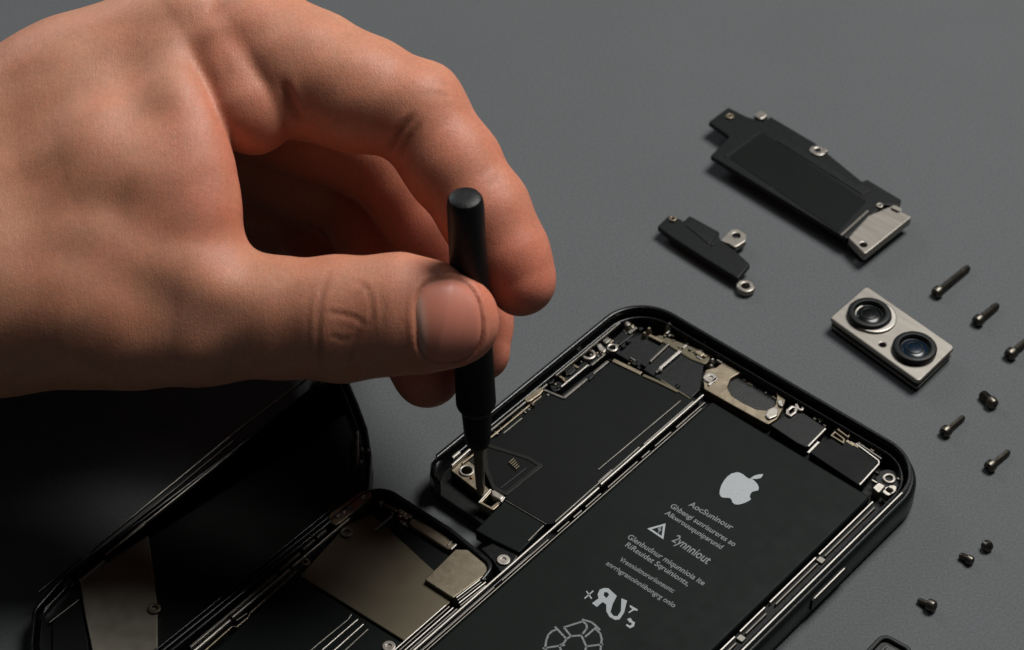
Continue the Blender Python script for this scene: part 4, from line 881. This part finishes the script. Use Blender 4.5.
    mm = bpy.data.materials.new('nail'); mm.use_nodes = True; nt = mm.node_tree; b = nt.nodes['Principled BSDF']
    at_ = nt.nodes.new('ShaderNodeAttribute'); at_.attribute_name = 'tint'; nt.links.new(at_.outputs['Color'], b.inputs['Base Color'])
    b.inputs['Roughness'].default_value = 0.44; b.inputs['Specular IOR Level'].default_value = 0.32
    b.inputs['Subsurface Weight'].default_value = 0.25; b.inputs['Subsurface Radius'].default_value = (1, .4, .3); b.inputs['Subsurface Scale'].default_value = 0.8 * K
    no = nt.nodes.new('ShaderNodeTexNoise'); no.inputs['Scale'].default_value = 900; bp = nt.nodes.new('ShaderNodeBump'); bp.inputs['Distance'].default_value = 0.03 * K; bp.inputs['Strength'].default_value = 0.5
    tc = nt.nodes.new('ShaderNodeTexCoord'); nt.links.new(tc.outputs['Object'], no.inputs['Vector']); nt.links.new(no.outputs['Fac'], bp.inputs['Height']); nt.links.new(bp.outputs['Normal'], b.inputs['Normal'])
    nm.materials.append(mm)
    n_o = bpy.data.objects.new('thumb_nail', nm); COL.objects.link(n_o); n_o.parent = o

VOX = 0.45
hand()

A = Vector(DRIVER_A); B = Vector(DRIVER_B); ax = (B - A).normalized(); LEN = (B - A).length
dr = bpy.data.objects.new('screwdriver', None); COL.objects.link(dr); dr.location = B * K; dr.empty_display_size = 0.01
dr['label'] = 'thin black precision screwdriver held upright by the fingertips'; dr['category'] = 'screwdriver'
o_ = tuple(A - B)
def rad(t): return 3.08 + (3.62 - 3.08) * t / 0.66
prof = [(0.9, 0.0), (2.1, 0.05), (2.65, 0.35), (2.95, 0.9)] + [(rad(t), t * LEN) for t in (0.03, 0.1, 0.2, 0.3, 0.4, 0.5, 0.6, 0.645)] + [(3.62, 0.655 * LEN), (3.52, 0.662 * LEN), (2.78, 0.680 * LEN)]
MB().lathe(0, 0, prof, 40, tuple(ax), o_).build('handle', M['rubber'], dr)
MB().lathe(0, 0, [(2.72, 0.675 * LEN), (2.68, 0.70 * LEN), (2.50, 0.76 * LEN), (2.36, 0.785 * LEN), (2.1, 0.80 * LEN), (1.3, 0.806 * LEN)], 32, tuple(ax), o_).build('collar', M['rubber'], dr)
MB().lathe(0, 0, [(0.98, 0.80 * LEN), (0.95, 0.90 * LEN), (0.85, 0.96 * LEN), (0.6, 0.985 * LEN), (0.35, 1.0 * LEN)], 20, tuple(ax), o_).build('blade', M['blade'], dr)

# ------------------------------------------------------------------ light, world, camera
def area(name, loc, target, size, power, color):
    l = bpy.data.lights.new(name, 'AREA'); l.shape = 'DISK'; l.size = size; l.energy = power; l.color = color
    o = bpy.data.objects.new(name, l); COL.objects.link(o); o.location = loc
    o.rotation_euler = (Vector(loc) - Vector(target)).to_track_quat('Z', 'Y').to_euler(); return o
area('softbox_lamp', (0.29, 0.20, 0.66), (0.03, 0.0, 0.02), 0.32, 6.0, (1.0, 0.98, 0.95))
area('back_fill', (-0.42, 0.58, 0.46), (-0.03, 0.0, 0.0), 0.30, 1.5, (0.92, 0.97, 1.0))  # added fill that brightens the rails lying in the hand's shadow
w = bpy.data.worlds.new('World'); S.world = w; w.use_nodes = True
w.node_tree.nodes['Background'].inputs[0].default_value = (0.80, 0.92, 1.0, 1); w.node_tree.nodes['Background'].inputs[1].default_value = 0.042

cam = bpy.data.cameras.new('camera'); co = bpy.data.objects.new('camera', cam); COL.objects.link(co)
cam.sensor_width = 36.0; cam.lens = FOCAL / 1024 * 36; cam.clip_start = 0.02; cam.clip_end = 20
co.location = (0, -DIST * math.cos(TILT) * K, DIST * math.sin(TILT) * K); co.rotation_euler = (math.pi / 2 - TILT, 0, 0)
cam.dof.use_dof = True; cam.dof.focus_distance = 0.418; cam.dof.aperture_fstop = 30.0
S.camera = co
S.view_settings.view_transform = 'Standard'; S.view_settings.look = 'None'; S.view_settings.exposure = 0
S.cycles.use_denoising = True; S.cycles.sample_clamp_direct = 2.0; S.cycles.sample_clamp_indirect = 2.0
S.render.resolution_x = 1024; S.render.resolution_y = 650
